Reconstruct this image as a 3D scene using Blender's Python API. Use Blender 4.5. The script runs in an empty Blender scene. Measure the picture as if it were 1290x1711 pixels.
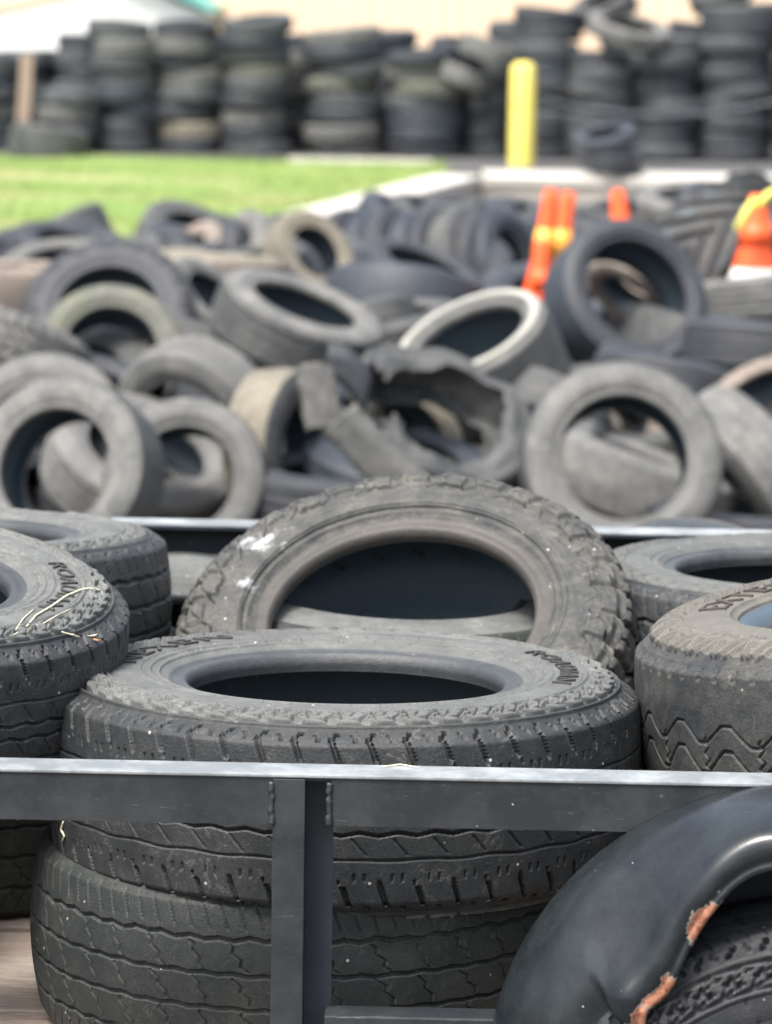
import bpy, math, random
import numpy as np
from mathutils import Vector, Matrix, Quaternion
R_ = math.radians
random.seed(7)
rng = np.random.default_rng(11)

# ------------------------------------------------------------------ camera
FPX = 5930.0                      # focal length in pixels of the 1290 wide photograph
PITCH, ROLL, CAMZ = R_(8.35), R_(0.9), 1.95
sc = bpy.context.scene
col = sc.collection
fw = Vector((0, math.cos(PITCH), -math.sin(PITCH)))
r0 = Vector((1, 0, 0)); u0 = Vector((0, math.sin(PITCH), math.cos(PITCH)))
rt = r0 * math.cos(ROLL) + u0 * math.sin(ROLL)
up = u0 * math.cos(ROLL) - r0 * math.sin(ROLL)
CAM = Vector((0, 0, CAMZ))
cd = bpy.data.cameras.new('camera'); co = bpy.data.objects.new('camera', cd); col.objects.link(co)
m = Matrix((rt, up, -fw)).transposed().to_4x4(); m.translation = CAM
co.matrix_world = m
cd.sensor_fit = 'HORIZONTAL'; cd.sensor_width = 36; cd.lens = 36 * FPX / 1290
cd.clip_start = 0.05; cd.clip_end = 2000
cd.dof.use_dof = True; cd.dof.focus_distance = 4.62; cd.dof.aperture_fstop = 7.7; cd.dof.aperture_blades = 0
sc.camera = co

# ------------------------------------------------------------------ world, sun, exposure
SUN_EL, SUN_AZ = 62, 218      # degrees; azimuth measured from +Y (view direction) towards +X
w = bpy.data.worlds.new("World"); sc.world = w; w.use_nodes = True
nt = w.node_tree; nt.nodes.clear()
sky = nt.nodes.new('ShaderNodeTexSky'); sky.sky_type = 'NISHITA'; sky.sun_disc = False
sky.sun_elevation = R_(SUN_EL); sky.sun_rotation = R_(SUN_AZ)
sky.air_density = 1.0; sky.dust_density = 6.0; sky.ozone_density = 1.0
bg = nt.nodes.new('ShaderNodeBackground'); bg.inputs['Strength'].default_value = 0.11
wo = nt.nodes.new('ShaderNodeOutputWorld')
hs = nt.nodes.new('ShaderNodeHueSaturation'); hs.inputs['Saturation'].default_value = .62; hs.inputs['Value'].default_value = 1.08
nt.links.new(sky.outputs[0], hs.inputs['Color']); nt.links.new(hs.outputs[0], bg.inputs[0]); nt.links.new(bg.outputs[0], wo.inputs[0])
sl = bpy.data.lights.new('sun', 'SUN'); sl.energy = 1.7; sl.angle = R_(14); sl.color = (1, 0.96, 0.9)
so = bpy.data.objects.new('sun', sl); col.objects.link(so)
sd = Vector((math.sin(R_(SUN_AZ)) * math.cos(R_(SUN_EL)), math.cos(R_(SUN_AZ)) * math.cos(R_(SUN_EL)), math.sin(R_(SUN_EL))))
so.rotation_euler = sd.to_track_quat('Z', 'Y').to_euler()
sc.view_settings.view_transform = 'Standard'; sc.view_settings.look = 'None'
sc.view_settings.gamma = 1; sc.view_settings.exposure = 1.42

# ------------------------------------------------------------------ helpers
def ray(px, py):
    return (fw + rt * ((px - 645) / FPX) - up * ((py - 855.5) / FPX)).normalized()
def P(px, py, d):                       # point on the pixel's ray at ground distance d
    r = ray(px, py); return CAM + r * (d / r.y)
def PZ(px, py, z):                      # point on the pixel's ray at height z
    r = ray(px, py); return CAM + r * ((z - CAMZ) / r.z)

def tag(o, label=None, cat=None, group=None, kind=None):
    if label: o['label'] = label
    if cat: o['category'] = cat
    if group: o['group'] = group
    if kind: o['kind'] = kind
    return o
def empty(name, loc=(0, 0, 0), parent=None):
    o = bpy.data.objects.new(name, None); col.objects.link(o); o.location = loc
    o.empty_display_size = .1
    if parent: o.parent = parent
    return o
def mesh(name, V, F, mat, parent=None, smooth=False):
    me = bpy.data.meshes.new(name)
    me.from_pydata([tuple(v) for v in V], [], [tuple(f) for f in F]); me.update()
    if smooth: me.shade_smooth()
    if mat: me.materials.append(mat)
    o = bpy.data.objects.new(name, me); col.objects.link(o)
    if parent: o.parent = parent
    return o
def grid_mesh(name, X, mat, closed_u=True, closed_v=False, smooth=True, flip=False):
    """X: array (nu, nv, 3) -> mesh datablock made quickly from a grid."""
    nu, nv, _ = X.shape
    iu = np.arange(nu if closed_u else nu - 1); iv = np.arange(nv if closed_v else nv - 1)
    A, B = np.meshgrid(iu, iv, indexing='ij'); A2 = (A + 1) % nu; B2 = (B + 1) % nv
    F = np.stack([A * nv + B, A2 * nv + B, A2 * nv + B2, A * nv + B2], -1).reshape(-1, 4)
    if flip: F = F[:, ::-1]
    me = bpy.data.meshes.new(name)
    me.vertices.add(nu * nv); me.vertices.foreach_set('co', X.reshape(-1).astype(np.float32))
    nf = len(F)
    me.loops.add(nf * 4); me.loops.foreach_set('vertex_index', F.reshape(-1).astype(np.int32))
    me.polygons.add(nf); me.polygons.foreach_set('loop_start', (np.arange(nf) * 4).astype(np.int32))
    me.update(calc_edges=True)
    if smooth: me.shade_smooth()
    if mat: me.materials.append(mat)
    return me
class MB:
    def __init__(s): s.V = []; s.F = []
    def add(s, V, F):
        n = len(s.V); s.V += [tuple(v) for v in V]; s.F += [tuple(i + n for i in f) for f in F]; return s
    def box(s, x0, x1, y0, y1, z0, z1):
        return s.add([(x0,y0,z0),(x1,y0,z0),(x1,y1,z0),(x0,y1,z0),(x0,y0,z1),(x1,y0,z1),(x1,y1,z1),(x0,y1,z1)],
                     [(0,3,2,1),(4,5,6,7),(0,1,5,4),(1,2,6,5),(2,3,7,6),(3,0,4,7)])
    def lathe(s, prof, c=(0,0,0), n=32):
        V = []; F = []
        for r, z in prof:
            for k in range(n):
                a = 2 * math.pi * k / n; V.append((c[0] + r * math.cos(a), c[1] + r * math.sin(a), c[2] + z))
        for j in range(len(prof) - 1):
            for k in range(n):
                k2 = (k + 1) % n; F.append((j*n+k, j*n+k2, (j+1)*n+k2, (j+1)*n+k))
        return s.add(V, F)
    def tube(s, pts, r, n=8):
        pts = [Vector(p) for p in pts]; V = []; F = []
        for i, p in enumerate(pts):
            t = (pts[min(i+1, len(pts)-1)] - pts[max(i-1, 0)]).normalized()
            a = t.orthogonal().normalized() if i == 0 else (a - t * a.dot(t)).normalized()
            b = t.cross(a); rr = r[i] if isinstance(r, (list, tuple)) else r
            for k in range(n):
                q = 2 * math.pi * k / n; V.append(p + (a * math.cos(q) + b * math.sin(q)) * rr)
        for i in range(len(pts) - 1):
            for k in range(n):
                k2 = (k + 1) % n; F.append((i*n+k, i*n+k2, (i+1)*n+k2, (i+1)*n+k))
        F.append(tuple(range(n))[::-1]); F.append(tuple(range((len(pts)-1)*n, len(pts)*n)))
        return s.add(V, F)
    def build(s, name, mat, parent=None, smooth=False, bevel=0):
        o = mesh(name, s.V, s.F, mat, parent, smooth)
        if bevel:
            b = o.modifiers.new('bevel', 'BEVEL'); b.width = bevel; b.segments = 2; b.limit_method = 'ANGLE'
        return o

# ------------------------------------------------------------------ materials
class NT:
    def __init__(s, name):
        s.m = bpy.data.materials.new(name); s.m.use_nodes = True; s.t = s.m.node_tree
        s.b = s.t.nodes['Principled BSDF']; s.c = s.t.nodes.new('ShaderNodeTexCoord')
    def n(s, typ, **kw):
        x = s.t.nodes.new(typ)
        for k, v in kw.items():
            if k in x.inputs.keys(): 
                if hasattr(v, 'is_linked') or isinstance(v, bpy.types.NodeSocket): s.t.links.new(v, x.inputs[k])
                else: x.inputs[k].default_value = v
            else: setattr(x, k, v)
        return x
    def link(s, a, b): s.t.links.new(a, b)
    def noise(s, scale, detail=4, rough=.6, vec=None, dist=0):
        x = s.n('ShaderNodeTexNoise', Scale=scale, Detail=detail, Roughness=rough, Distortion=dist)
        s.link(vec or s.c.outputs['Object'], x.inputs['Vector']); return x.outputs['Fac']
    def ramp(s, fac, stops):
        x = s.n('ShaderNodeValToRGB'); s.link(fac, x.inputs[0]); e = x.color_ramp.elements
        while len(e) < len(stops): e.new(.5)
        for i, (p, c) in enumerate(stops):
            e[i].position = p; e[i].color = (c[0], c[1], c[2], 1) if hasattr(c, '__len__') else (c, c, c, 1)
        return x.outputs[0]
    def mix(s, fac, a, b):
        x = s.n('ShaderNodeMix', data_type='RGBA')
        for sock, v in ((x.inputs[0], fac), (x.inputs[6], a), (x.inputs[7], b)):
            if isinstance(v, bpy.types.NodeSocket): s.link(v, sock)
            elif hasattr(v, '__len__'): sock.default_value = (v[0], v[1], v[2], 1)
            else: sock.default_value = v
        return x.outputs[2]
    def math(s, op, a, b=0.0, clamp=False):
        x = s.n('ShaderNodeMath', operation=op); x.use_clamp = clamp
        for i, v in enumerate((a, b)):
            if isinstance(v, bpy.types.NodeSocket): s.link(v, x.inputs[i])
            else: x.inputs[i].default_value = v
        return x.outputs[0]
    def bump(s, h, strength=.3, dist=.002):
        x = s.n('ShaderNodeBump', Strength=strength, Distance=dist); s.link(h, x.inputs['Height'])
        s.link(x.outputs[0], s.b.inputs['Normal']); return s
    def fin(s, color=None, rough=None, metal=None, spec=None):
        for k, v in (('Base Color', color), ('Roughness', rough), ('Metallic', metal), ('Specular IOR Level', spec)):
            if v is None: continue
            if isinstance(v, bpy.types.NodeSocket): s.link(v, s.b.inputs[k])
            elif hasattr(v, '__len__'): s.b.inputs[k].default_value = (v[0], v[1], v[2], 1)
            else: s.b.inputs[k].default_value = v
        return s.m

def rubber(name, base=(.028,.031,.036), dust=(.22,.2,.165), amt=.5, rough=.62, moss=0, speck=.5, dscale=7, streak=0, spots=None, edge=.3, even=0, rings=0):
    n = NT(name)
    oi = n.n('ShaderNodeObjectInfo')
    big = n.noise(dscale, 6, .68); fine = n.noise(130, 6, .75); mid = n.noise(34, 6, .7, dist=.6); grit = n.noise(420, 3, .7)
    f = n.math('MULTIPLY', n.ramp(big, [(.36, 0), (.72, 1)]), n.ramp(fine, [(.3, .25), (.75, 1)]))
    f = n.math('ADD', f, n.math('MULTIPLY', n.ramp(mid, [(.45, 0), (.8, 1)]), .55))
    f = n.math('MULTIPLY', f, n.math('ADD', n.math('MULTIPLY', oi.outputs['Random'], amt * .5), amt * .75), True)
    if even: f = n.math('ADD', n.math('MULTIPLY', f, 1 - even), even * .75, True)
    c = n.mix(f, base, dust)
    c = n.mix(n.math('MULTIPLY', n.ramp(grit, [(.50, 0), (.72, 1)]), n.math('ADD', n.math('MULTIPLY', f, .5), .10)), c, [min(1, x * 1.7) for x in dust])
    c = n.mix(n.math('MULTIPLY', n.ramp(n.noise(60, 6, .8, dist=1.5), [(.33, 1), (.42, 0)]), .6), c, [x * .55 for x in base])
    if speck >= .5:
        sc1 = n.ramp(n.noise(17, 8, .82, dist=2.5), [(.575, 0), (.60, 1), (.625, 0)])
        c = n.mix(n.math('MULTIPLY', sc1, n.math('MULTIPLY', n.ramp(big, [(.4, 0), (.62, 1)]), .55)), c, [min(1, x * 1.9) for x in dust])
    if edge:
        g = n.n('ShaderNodeNewGeometry')
        e = n.math('MULTIPLY', n.ramp(g.outputs['Pointiness'], [(.52, 0), (.60, 1)]), edge)
        c = n.mix(n.math('MULTIPLY', e, n.ramp(mid, [(.3, .3), (.6, 1)])), c, [x * 1.1 for x in dust])
    if rings:
        sp = n.n('ShaderNodeSeparateXYZ'); n.link(n.c.outputs['Object'], sp.inputs[0])
        r2 = n.math('SQRT', n.math('ADD', n.math('MULTIPLY', sp.outputs[0], sp.outputs[0]), n.math('MULTIPLY', sp.outputs[1], sp.outputs[1])))
        cv = n.n('ShaderNodeCombineXYZ'); n.link(r2, cv.inputs[0]); n.link(n.math('MULTIPLY', oi.outputs['Random'], 9.0), cv.inputs[1]); n.link(n.math('MULTIPLY', sp.outputs[2], .6), cv.inputs[2])
        rg_ = n.ramp(n.noise(48, 3, .7, cv.outputs[0]), [(.38, 1), (.55, 0)])
        c = n.mix(n.math('MULTIPLY', rg_, rings), c, [x * .7 for x in base])
        c = n.mix(n.math('MULTIPLY', n.ramp(n.noise(5.5, 5, .7, dist=1.0), [(.5, 0), (.6, 1)]), rings), c, [x * 1.15 for x in base])
    if moss:
        c = n.mix(n.math('MULTIPLY', n.ramp(n.noise(4.2, 4, .6), [(.5, 0), (.68, 1)]), moss), c, (.10, .115, .05))
    for (p, rad, colr, thr) in (spots or []):
        vm = n.n('ShaderNodeVectorMath', operation='DISTANCE'); n.link(n.c.outputs['Object'], vm.inputs[0]); vm.inputs[1].default_value = p
        k = n.math('SUBTRACT', 1.0, n.math('DIVIDE', vm.outputs['Value'], rad), True)
        k = n.math('ADD', n.math('MULTIPLY', k, .38), n.math('MULTIPLY', n.noise(30, 9, .72), .72))
        c = n.mix(n.ramp(k, [(thr, 0), (thr + .06, .85)]), c, colr)
    if speck:
        v = n.n('ShaderNodeTexVoronoi', Scale=55.0, Randomness=1.0); n.link(n.c.outputs['Object'], v.inputs['Vector'])
        s1 = n.ramp(v.outputs['Distance'], [(.08, 1), (.14, 0)])
        sep = n.n('ShaderNodeSeparateColor'); n.link(v.outputs['Color'], sep.inputs[0])
        s2 = n.ramp(sep.outputs[0], [(.86, 0), (.9, 1)])
        c = n.mix(n.math('MULTIPLY', n.math('MULTIPLY', s1, s2), speck), c, (.5, .5, .46))
    n.bump(n.math('ADD', n.math('MULTIPLY', mid, .5), n.math('ADD', fine, n.math('MULTIPLY', grit, .6))), .6, .0022)
    return n.fin(c, n.math('ADD', rough - .08, n.math('MULTIPLY', f, .3)), spec=.38)

M = {}
M['tread_near'] = rubber('worn_tread_rubber', (.016,.020,.024), (.14,.14,.13), .3, .55, speck=.9, edge=.3)
M['side_near'] = rubber('dusty_sidewall_rubber', (.05,.053,.055), (.170,.180,.172), 1.0, .62, speck=.8, edge=.2, even=.35, dscale=11)
M['tread_green'] = rubber('greenish_tread_rubber', (.016,.021,.022), (.11,.115,.105), .38, .6, moss=.2, speck=.9, edge=.9)
M['tread_mud'] = rubber('muddy_bald_tread_rubber', (.022,.026,.031), (.17,.16,.13), .5, .6, speck=.6, dscale=8)
M['side_brown'] = rubber('brown_dusty_sidewall_rubber', (.06,.058,.055), (.175,.168,.148), .95, .7, speck=.5, even=.4, edge=.2)
M['letter_dark'] = rubber('moulded_letter_rubber', (.024,.025,.027), (.10,.10,.09), .8, .6, speck=.2, edge=0)
M['bead'] = rubber('smooth_bead_rubber', (.042,.047,.052), (.14,.145,.145), .5, .38, speck=.4, edge=.1)
M['liner'] = rubber('inner_liner_rubber', (.065,.095,.12), (.10,.13,.15), .3, .45, speck=.2, edge=0)
M['knob'] = rubber('mud_terrain_rubber', (.028,.032,.035), (.20,.19,.16), .55, .6, speck=1, edge=.3, dscale=10,
                   spots=[((-.215, .19, .13), .12, (.42,.45,.46), .665), ((-.245, .09, .13), .08, (.40,.43,.44), .67), ((-.05, .33, .10), .07, (.36,.34,.27), .68)])
M['bead_tan'] = rubber('brown_grey_bead_rubber', (.055,.053,.05), (.13,.12,.105), .5, .5, speck=.3, edge=0)
M['wheel'] = rubber('road_wheel_rubber', (.018,.021,.026), (.085,.085,.082), .4, .55, speck=.5, edge=.35)
M['letter_brown'] = rubber('brown_letter_rubber', (.035,.033,.03), (.11,.10,.08), .9, .65, speck=.2, edge=0)
H = {
 'dark':  rubber('dark_heap_rubber', (.03,.034,.042), (.10,.105,.11), .5, .55, speck=.3, edge=.1, rings=.35),
 'mid':   rubber('weathered_heap_rubber', (.034,.039,.043), (.19,.188,.178), .8, .62, speck=.4, edge=.15, rings=.35),
 'grey':  rubber('chalky_heap_rubber', (.075,.079,.080), (.285,.28,.262), .9, .7, speck=.4, edge=.15, rings=.35),
 'tan':   rubber('tan_heap_rubber', (.13,.12,.095), (.34,.31,.25), .9, .8, speck=.3, edge=.1, rings=.35),
 'pink':  rubber('clay_dusted_rubber', (.11,.10,.09), (.42,.34,.28), .9, .8, speck=.2, edge=0, rings=.35),
 'moss':  rubber('mossy_heap_rubber', (.08,.085,.078), (.23,.23,.185), .8, .7, moss=.35, speck=.4, edge=.1, rings=.35),
 'mid2': rubber('stacked_tire_rubber', (.036,.043,.050), (.15,.157,.16), .7, .6, speck=.2, edge=.1),
 'blue':  rubber('blue_black_heap_rubber', (.032,.04,.052), (.09,.1,.115), .5, .5, speck=.2, edge=.1, rings=.35),
 'white': rubber('whitewall_rubber', (.40,.40,.36), (.25,.24,.2), .4, .6, speck=0, edge=0),
}

def paint(name, base, rough=.3, dust=(.25,.26,.26), amt=.25, rust=None, scr=True):
    n = NT(name)
    f = n.math('MULTIPLY', n.ramp(n.noise(9, 6, .7), [(.42, 0), (.8, 1)]), amt)
    c = n.mix(f, base, dust)
    v = n.n('ShaderNodeTexVoronoi', Scale=70.0); n.link(n.c.outputs['Object'], v.inputs['Vector'])
    sep = n.n('ShaderNodeSeparateColor'); n.link(v.outputs['Color'], sep.inputs[0])
    c = n.mix(n.math('MULTIPLY', n.ramp(v.outputs['Distance'], [(.05, 1), (.10, 0)]), n.ramp(sep.outputs[0], [(.93, 0), (.95, 1)])), c, (.4,.42,.42))
    if scr:
        mp = n.n('ShaderNodeMapping'); n.link(n.c.outputs['Object'], mp.inputs[0]); mp.inputs['Scale'].default_value = (3, 40, 40)
        c = n.mix(n.math('MULTIPLY', n.ramp(n.noise(6, 6, .75, mp.outputs[0], 1.2), [(.64, 0), (.68, 1)]), .35), c, (.3,.31,.31))
    fr = n.ramp(n.noise(75, 8, .8), [(.69, 0), (.72, 1)])
    c = n.mix(n.math('MULTIPLY', fr, .8), c, (.16,.075,.04))
    r = n.math('ADD', rough, n.math('MULTIPLY', n.noise(30, 6, .75), .3))
    if rust: c, r = rust(n, c, r)
    n.bump(n.noise(140, 4, .6), .12, .001)
    return n.fin(c, r, spec=.5)
M['paint'] = paint('satin_black_paint', (.017,.020,.024), .3, amt=.16)
M['paint_shaded'] = paint('shaded_black_paint', (.010,.017,.027), .34, amt=.06, scr=False)  # black paint again, shade of recessed and far steel put into its colour
M['worn_lit_top'] = paint('worn_sky_lit_black_paint', (.17,.19,.2), .3, dust=(.5,.53,.54), amt=.9)  # worn dusty paint, lightened further with sky reflection put into the colour
def simple(name, c0, c1, scale=8, rough=.7, bump=.2, metal=0, detail=5):
    n = NT(name); f = n.noise(scale, detail, .65)
    n.bump(n.noise(scale * 6, 4, .6), bump, .004)
    return n.fin(n.mix(n.ramp(f, [(.3, 0), (.7, 1)]), c0, c1), rough, metal)
M['rust'] = simple('flaking_orange_rust', (.30,.085,.03), (.48,.22,.12), 60, .85, .8)
M['yellow'] = simple('yellow_bollard_plastic', (.78,.66,.13), (.84,.72,.18), 5, .45, .1)
M['orange'] = simple('orange_cone_plastic', (.95,.10,.02), (1.0,.16,.04), 8, .45, .1)
M['lime'] = simple('lime_plastic', (.72,.72,.08), (.85,.80,.2), 12, .5, .1)
M['amber'] = simple('amber_reflective_band', (1.0,.35,.03), (1.0,.5,.08), 20, .4, .1)
M['offwhite'] = simple('dirty_white_plastic', (.75,.74,.72), (.6,.58,.55), 12, .5, .1)
M['beige'] = simple('beige_siding', (.82,.63,.44), (.86,.67,.48), 2, .6, .1)
M['cream'] = simple('pale_cream_siding', (.88,.92,.86), (.92,.94,.9), 2, .6, .1)
M['teal'] = simple('teal_metal_trim', (.12,.42,.38), (.2,.5,.45), 4, .4, .1)
M['post_wood'] = simple('pinkish_timber', (.27,.20,.165), (.36,.27,.22), 14, .8, .3)
M['concrete'] = simple('pale_concrete', (.34,.32,.28), (.44,.41,.36), 3, .85, .4)
M['kerb'] = simple('light_kerb_concrete', (.50,.48,.44), (.60,.57,.52), 3, .85, .4)
M['gravel'] = simple('dark_gravel_ground', (.05,.05,.048), (.13,.12,.105), 4, .95, 1.0)
M['lot'] = simple('asphalt_lot', (.06,.06,.062), (.1,.1,.1), 4, .9, .6)
M['cable'] = simple('grey_cable', (.06,.07,.08), (.1,.11,.12), 9, .5, .1)
M['straw'] = simple('dry_straw', (.55,.5,.36), (.7,.66,.5), 90, .7, .1)
M['leaf'] = simple('dry_brown_leaf', (.32,.16,.08), (.5,.3,.16), 60, .8, .3)
M['steel'] = simple('dull_rim_steel', (.35,.36,.37), (.5,.5,.5), 20, .4, .2, .7)
def lawn_mat(name, k=1.0):
    n = NT(name)
    c = n.mix(n.ramp(n.noise(.9, 5, .6), [(.35, 0), (.65, 1)]), (.17*k,.265*k,.06*k), (.25*k,.33*k,.10*k))
    c = n.mix(n.ramp(n.noise(.45, 5, .7), [(.52, 0), (.66, 1)]), c, (.36*k,.34*k,.17*k))
    n.bump(n.noise(60, 4, .7), .6, .02)
    return n.fin(c, .8)
M['lawn'] = lawn_mat('lawn_turf'); M['blade'] = lawn_mat('grass_blades', 1.15)
def wood_mat():
    n = NT('weathered_deck_boards')
    mp = n.n('ShaderNodeMapping'); n.link(n.c.outputs['Object'], mp.inputs[0]); mp.inputs['Scale'].default_value = (2.2, 34, 34)
    g = n.noise(6, 8, .75, mp.outputs[0], .6); big = n.noise(3, 4, .6)
    c = n.mix(n.ramp(g, [(.3, 0), (.68, 1)]), (.15,.105,.085), (.58,.52,.46))
    c = n.mix(n.math('MULTIPLY', n.ramp(big, [(.45, 0), (.7, 1)]), .5), c, (.27,.16,.12))
    n.bump(g, .9, .004)
    return n.fin(c, .85)
M['wood'] = wood_mat()

# ------------------------------------------------------------------ tyre geometry
TAU = 2 * math.pi
def catmull(pts, n):
    pts = np.array(pts, float); k = len(pts)
    P0 = np.vstack([2*pts[0]-pts[1], pts, 2*pts[-1]-pts[-2]])
    L = np.r_[0, np.cumsum(np.linalg.norm(np.diff(pts, axis=0), axis=1))]
    s = np.linspace(0, L[-1], n); i = np.clip(np.searchsorted(L, s, 'right') - 1, 0, k - 2)
    t = ((s - L[i]) / (L[i+1] - L[i]))[:, None]
    a, b, c, d = P0[i], P0[i+1], P0[i+2], P0[i+3]
    return .5 * (2*b + (c-a)*t + (2*a-5*b+4*c-d)*t**2 + (3*b-a-3*c+d)*t**3)
def sm(x, a, b):
    t = np.clip((x - a) / (b - a), 0, 1); return t * t * (3 - 2 * t)
def line(dist, w, aa=.0012):           # 1 inside a groove of half width w, 0 outside
    return 1 - sm(np.abs(dist), w, w + aa)
def tri(x): return 4 * np.abs((x % 1) - .5) - 1
def per(th, n, off=0):                  # signed distance in radians to the nearest of n repeats
    p = TAU / n; return ((th + off + p / 2) % p) - p / 2
def lump(th, z, seed, f=1.0):
    r = np.random.default_rng(seed); o = 0
    for k in range(14):
        a = r.integers(1, 40); b = r.uniform(-70, 70) * f; o = o + np.sin(a * th * 1.0 + b * z + r.uniform(0, TAU)) / (1 + a / 12)
    return o / 5
def hash1(i, s=0): 
    x = np.sin(i * 12.9898 + s * 78.233) * 43758.5453; return x - np.floor(x)

# each pattern gives (displacement on tread, displacement on sidewall); th, z in radians, metres; q = r / R
def pat_at(th, z, wt, R):              # worn all-terrain tread (tyre with raised letters)
    az = np.abs(z); sgn = np.where(z > 0, 1, -1); D = np.zeros_like(th + z)
    n = 52; zg = tri(th * n / 2 / TAU) * .0010 + .0006 * np.sin(th * 31)
    D -= .0035 * line(az - .42 * wt - zg, .0009)
    D -= .006 * line(az - .10 * wt - tri(th * n / TAU) * .0022, .0016)
    d = per(th, n, .25 * sgn * TAU / n + (z - wt * sgn) * .9) * R
    depth_to = np.where(((th * n / TAU) % 2) < 1, .66, .74)
    D -= .0095 * line(d, .0028) * sm(az / wt, depth_to, depth_to + .04)
    for off, lo, hi in ((.36, .60, .68), (.64, .60, .68)):       # dash sipes
        D -= .004 * line(per(th, n, off * TAU / n) * R, .0006) * line(az / wt - (lo + hi) / 2, (hi - lo) / 2, .02)
    D -= .003 * line(per(th, 48, z * 2.2) * R, .0007) * line(az / wt - .26, .10, .01)
    return D + .0006 * lump(th, z, 3) - .0015 * sm(lump(th, z, 9), .9, 1.4)
def side_at(th, q, R, nn=52):
    D = np.zeros_like(th + q); n = nn
    st = np.floor((q - .925) / .028)
    d = per(th, n, .25 * TAU / n + .012 * ((st % 2) * 1.0) + (q - 1) * .25) * R
    inb = sm(q, .924, .928)
    D -= .011 * line(d, .0030) * inb * sm(q, .93, .94)
    d2 = per(th, n, .72 * TAU / n - .01 * (st % 2)) * R
    D -= .006 * line(d2, .0017) * inb * sm(q, .94, .945)
    D += .0045 * line(q - .917, .0035, .003) - .003 * line(q - .906, .004, .003)                                     # ring
    lug = ((th * n / TAU * 1.0 + (q - .86) * 9 + .3 * tri(q * 26)) % 1)
    D += .0075 * (sm(lug, .14, .18) - sm(lug, .74, .78)) * (sm(q, .822, .83) - sm(q, .898, .908)) * (hash1(np.floor(th * n / TAU * .5)) * .5 + .6)
    lug2 = ((th * n / TAU * 2 + (q - .86) * 20) % 1)
    D -= .0045 * (sm(lug2, .32, .38) - sm(lug2, .5, .6)) * (sm(q, .83, .84) - sm(q, .88, .89))
    D += .0034 * line(q - .808, .0035, .003) - .0015 * line(q - .800, .003, .003)
    for rr in (.695, .662, .632): D += .0026 * line(q - rr, .0030, .003)
    D -= .002 * line(per(th, 46, .03) * R, .0009) * (sm(q, .675, .68) - sm(q, .715, .72))
    D -= .002 * line(per(th, 31) * R, .0009) * (sm(q, .625, .63) - sm(q, .655, .66))
    D -= .002 * line(per(th, 23) * R, .0009) * (sm(q, .77, .775) - sm(q, .80, .805))
    # row of small maker's marks
    mk = hash1(np.floor(th * 150 / TAU), 1) > .5
    D += .0022 * line(per(th, 150) * R, .0018) * line(q - .648, .006, .003) * mk * (np.sin(th * 3 + 1) > .3)
    return D
def pat_ribs(th, z, wt, R):            # highway truck tread, three wavy grooves and closely cut shoulder
    az = np.abs(z); D = np.zeros_like(th + z); n = 96
    wav = tri(th * 58 / TAU) * .0018 + .0012 * np.sin(th * 23 + 1) * np.sin(th * 7) + np.sign(np.sin(th * 58)) * .0006
    for k in (-.62, -.2, .2, .6): D -= .0058 * line(z - k * wt - wav * (1 if abs(k) > .4 else -.6), .0021, .0012)
    sl = per(th, n, (az - wt) * 1.0) * R
    D -= .003 * line(sl, .0007) * sm(az / wt, .68, .74)
    for k, o in ((-.4, 0), (0, .02), (.4, .04), (-.8, .01)):
        D -= .0045 * line(per(th, 40, o + (z - k * wt) * 1.6 + tri(z * 60) * .008 + .01 * np.sin(th * 17)) * R, .0009) * line(z / wt - k, .15, .02) * (.45 + .55 * hash1(np.floor(th * 40 / TAU), k))
    return D + .0008 * lump(th, z, 21) 
def side_plain(th, q, R, n=96):
    D = np.zeros_like(th + q)
    D -= .003 * line(per(th, n) * R, .0008) * sm(q, .95, .955)
    for rr in (.93, .82, .70, .66): D += .001 * line(q - rr, .0025, .003)
    return D
def pat_bald(th, z, wt, R):            # bald tread with scraps of zigzag groove left low down
    az = np.abs(z); D = np.zeros_like(th + z); n = 26
    k = sm(-z / wt, .05, .22)
    zz2 = (np.clip(tri(th * n / TAU) * 1.5, -1, 1) * .016 + .002 * np.sin(th * 9))
    D -= .006 * line(z - .04 * wt - zz2, .0014) * sm(np.sin(th * 5 + 2) + .8, 0, .5)
    D -= .005 * line(z - .34 * wt - zz2 * .8, .0012) * sm(np.sin(th * 2 + 1) + .6, 0, .5)
    D -= .0048 * line(z + .6 * wt - zz2, .0018)
    D -= .005 * line(per(th, n, .1) * R + tri(z * 60) * .004, .0015) * (1 - sm(z / wt, .25, .35))
    D -= .006 * line(per(th, 74) * R, .0035) * sm(z / wt, .90, .92) 
    D -= .003 * line(per(th, 3, -.32 + z * .5 + lump(th, z, 5) * .01) * R, .0012) * sm(z / wt, -.4, -.2)
    return D + .0016 * lump(th, z, 33, 1.3) + .0008 * lump(th * 3, z, 35, 3) - .002 * sm(lump(th, z, 37), .8, 1.2)
def side_zig(th, q, R):                # repeated slanted A-like blocks round the shoulder
    D = np.zeros_like(th + q); n = 40; t = (th * n / TAU) % 1; s = (q - .80) / .125
    inb = sm(s, 0, .06) - sm(s, .92, 1)
    zig = np.abs(((t + (s - .5) * .12) % 1) - .5) * 2            # 0..1..0
    leg = line(zig - (.12 + .76 * s), .085, .05) * inb
    bar = line(s - .42, .07, .04) * (zig > .5)
    D += .0075 * np.maximum(leg, bar * inb)
    fl = line(per(th, n, .38 * TAU / n + (q - .86) * .8) * R, .003) * inb
    D = np.maximum(D, .0065 * fl)
    D += .0016 * line(q - .945, .003, .003) - .0035 * line(per(th, 74) * R, .003) * sm(q, .958, .962)
    for rr in (.62, .60, .645): D += .0025 * line(q - rr, .003, .003)
    return D + .0006 * lump(th, q, 5)
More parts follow.
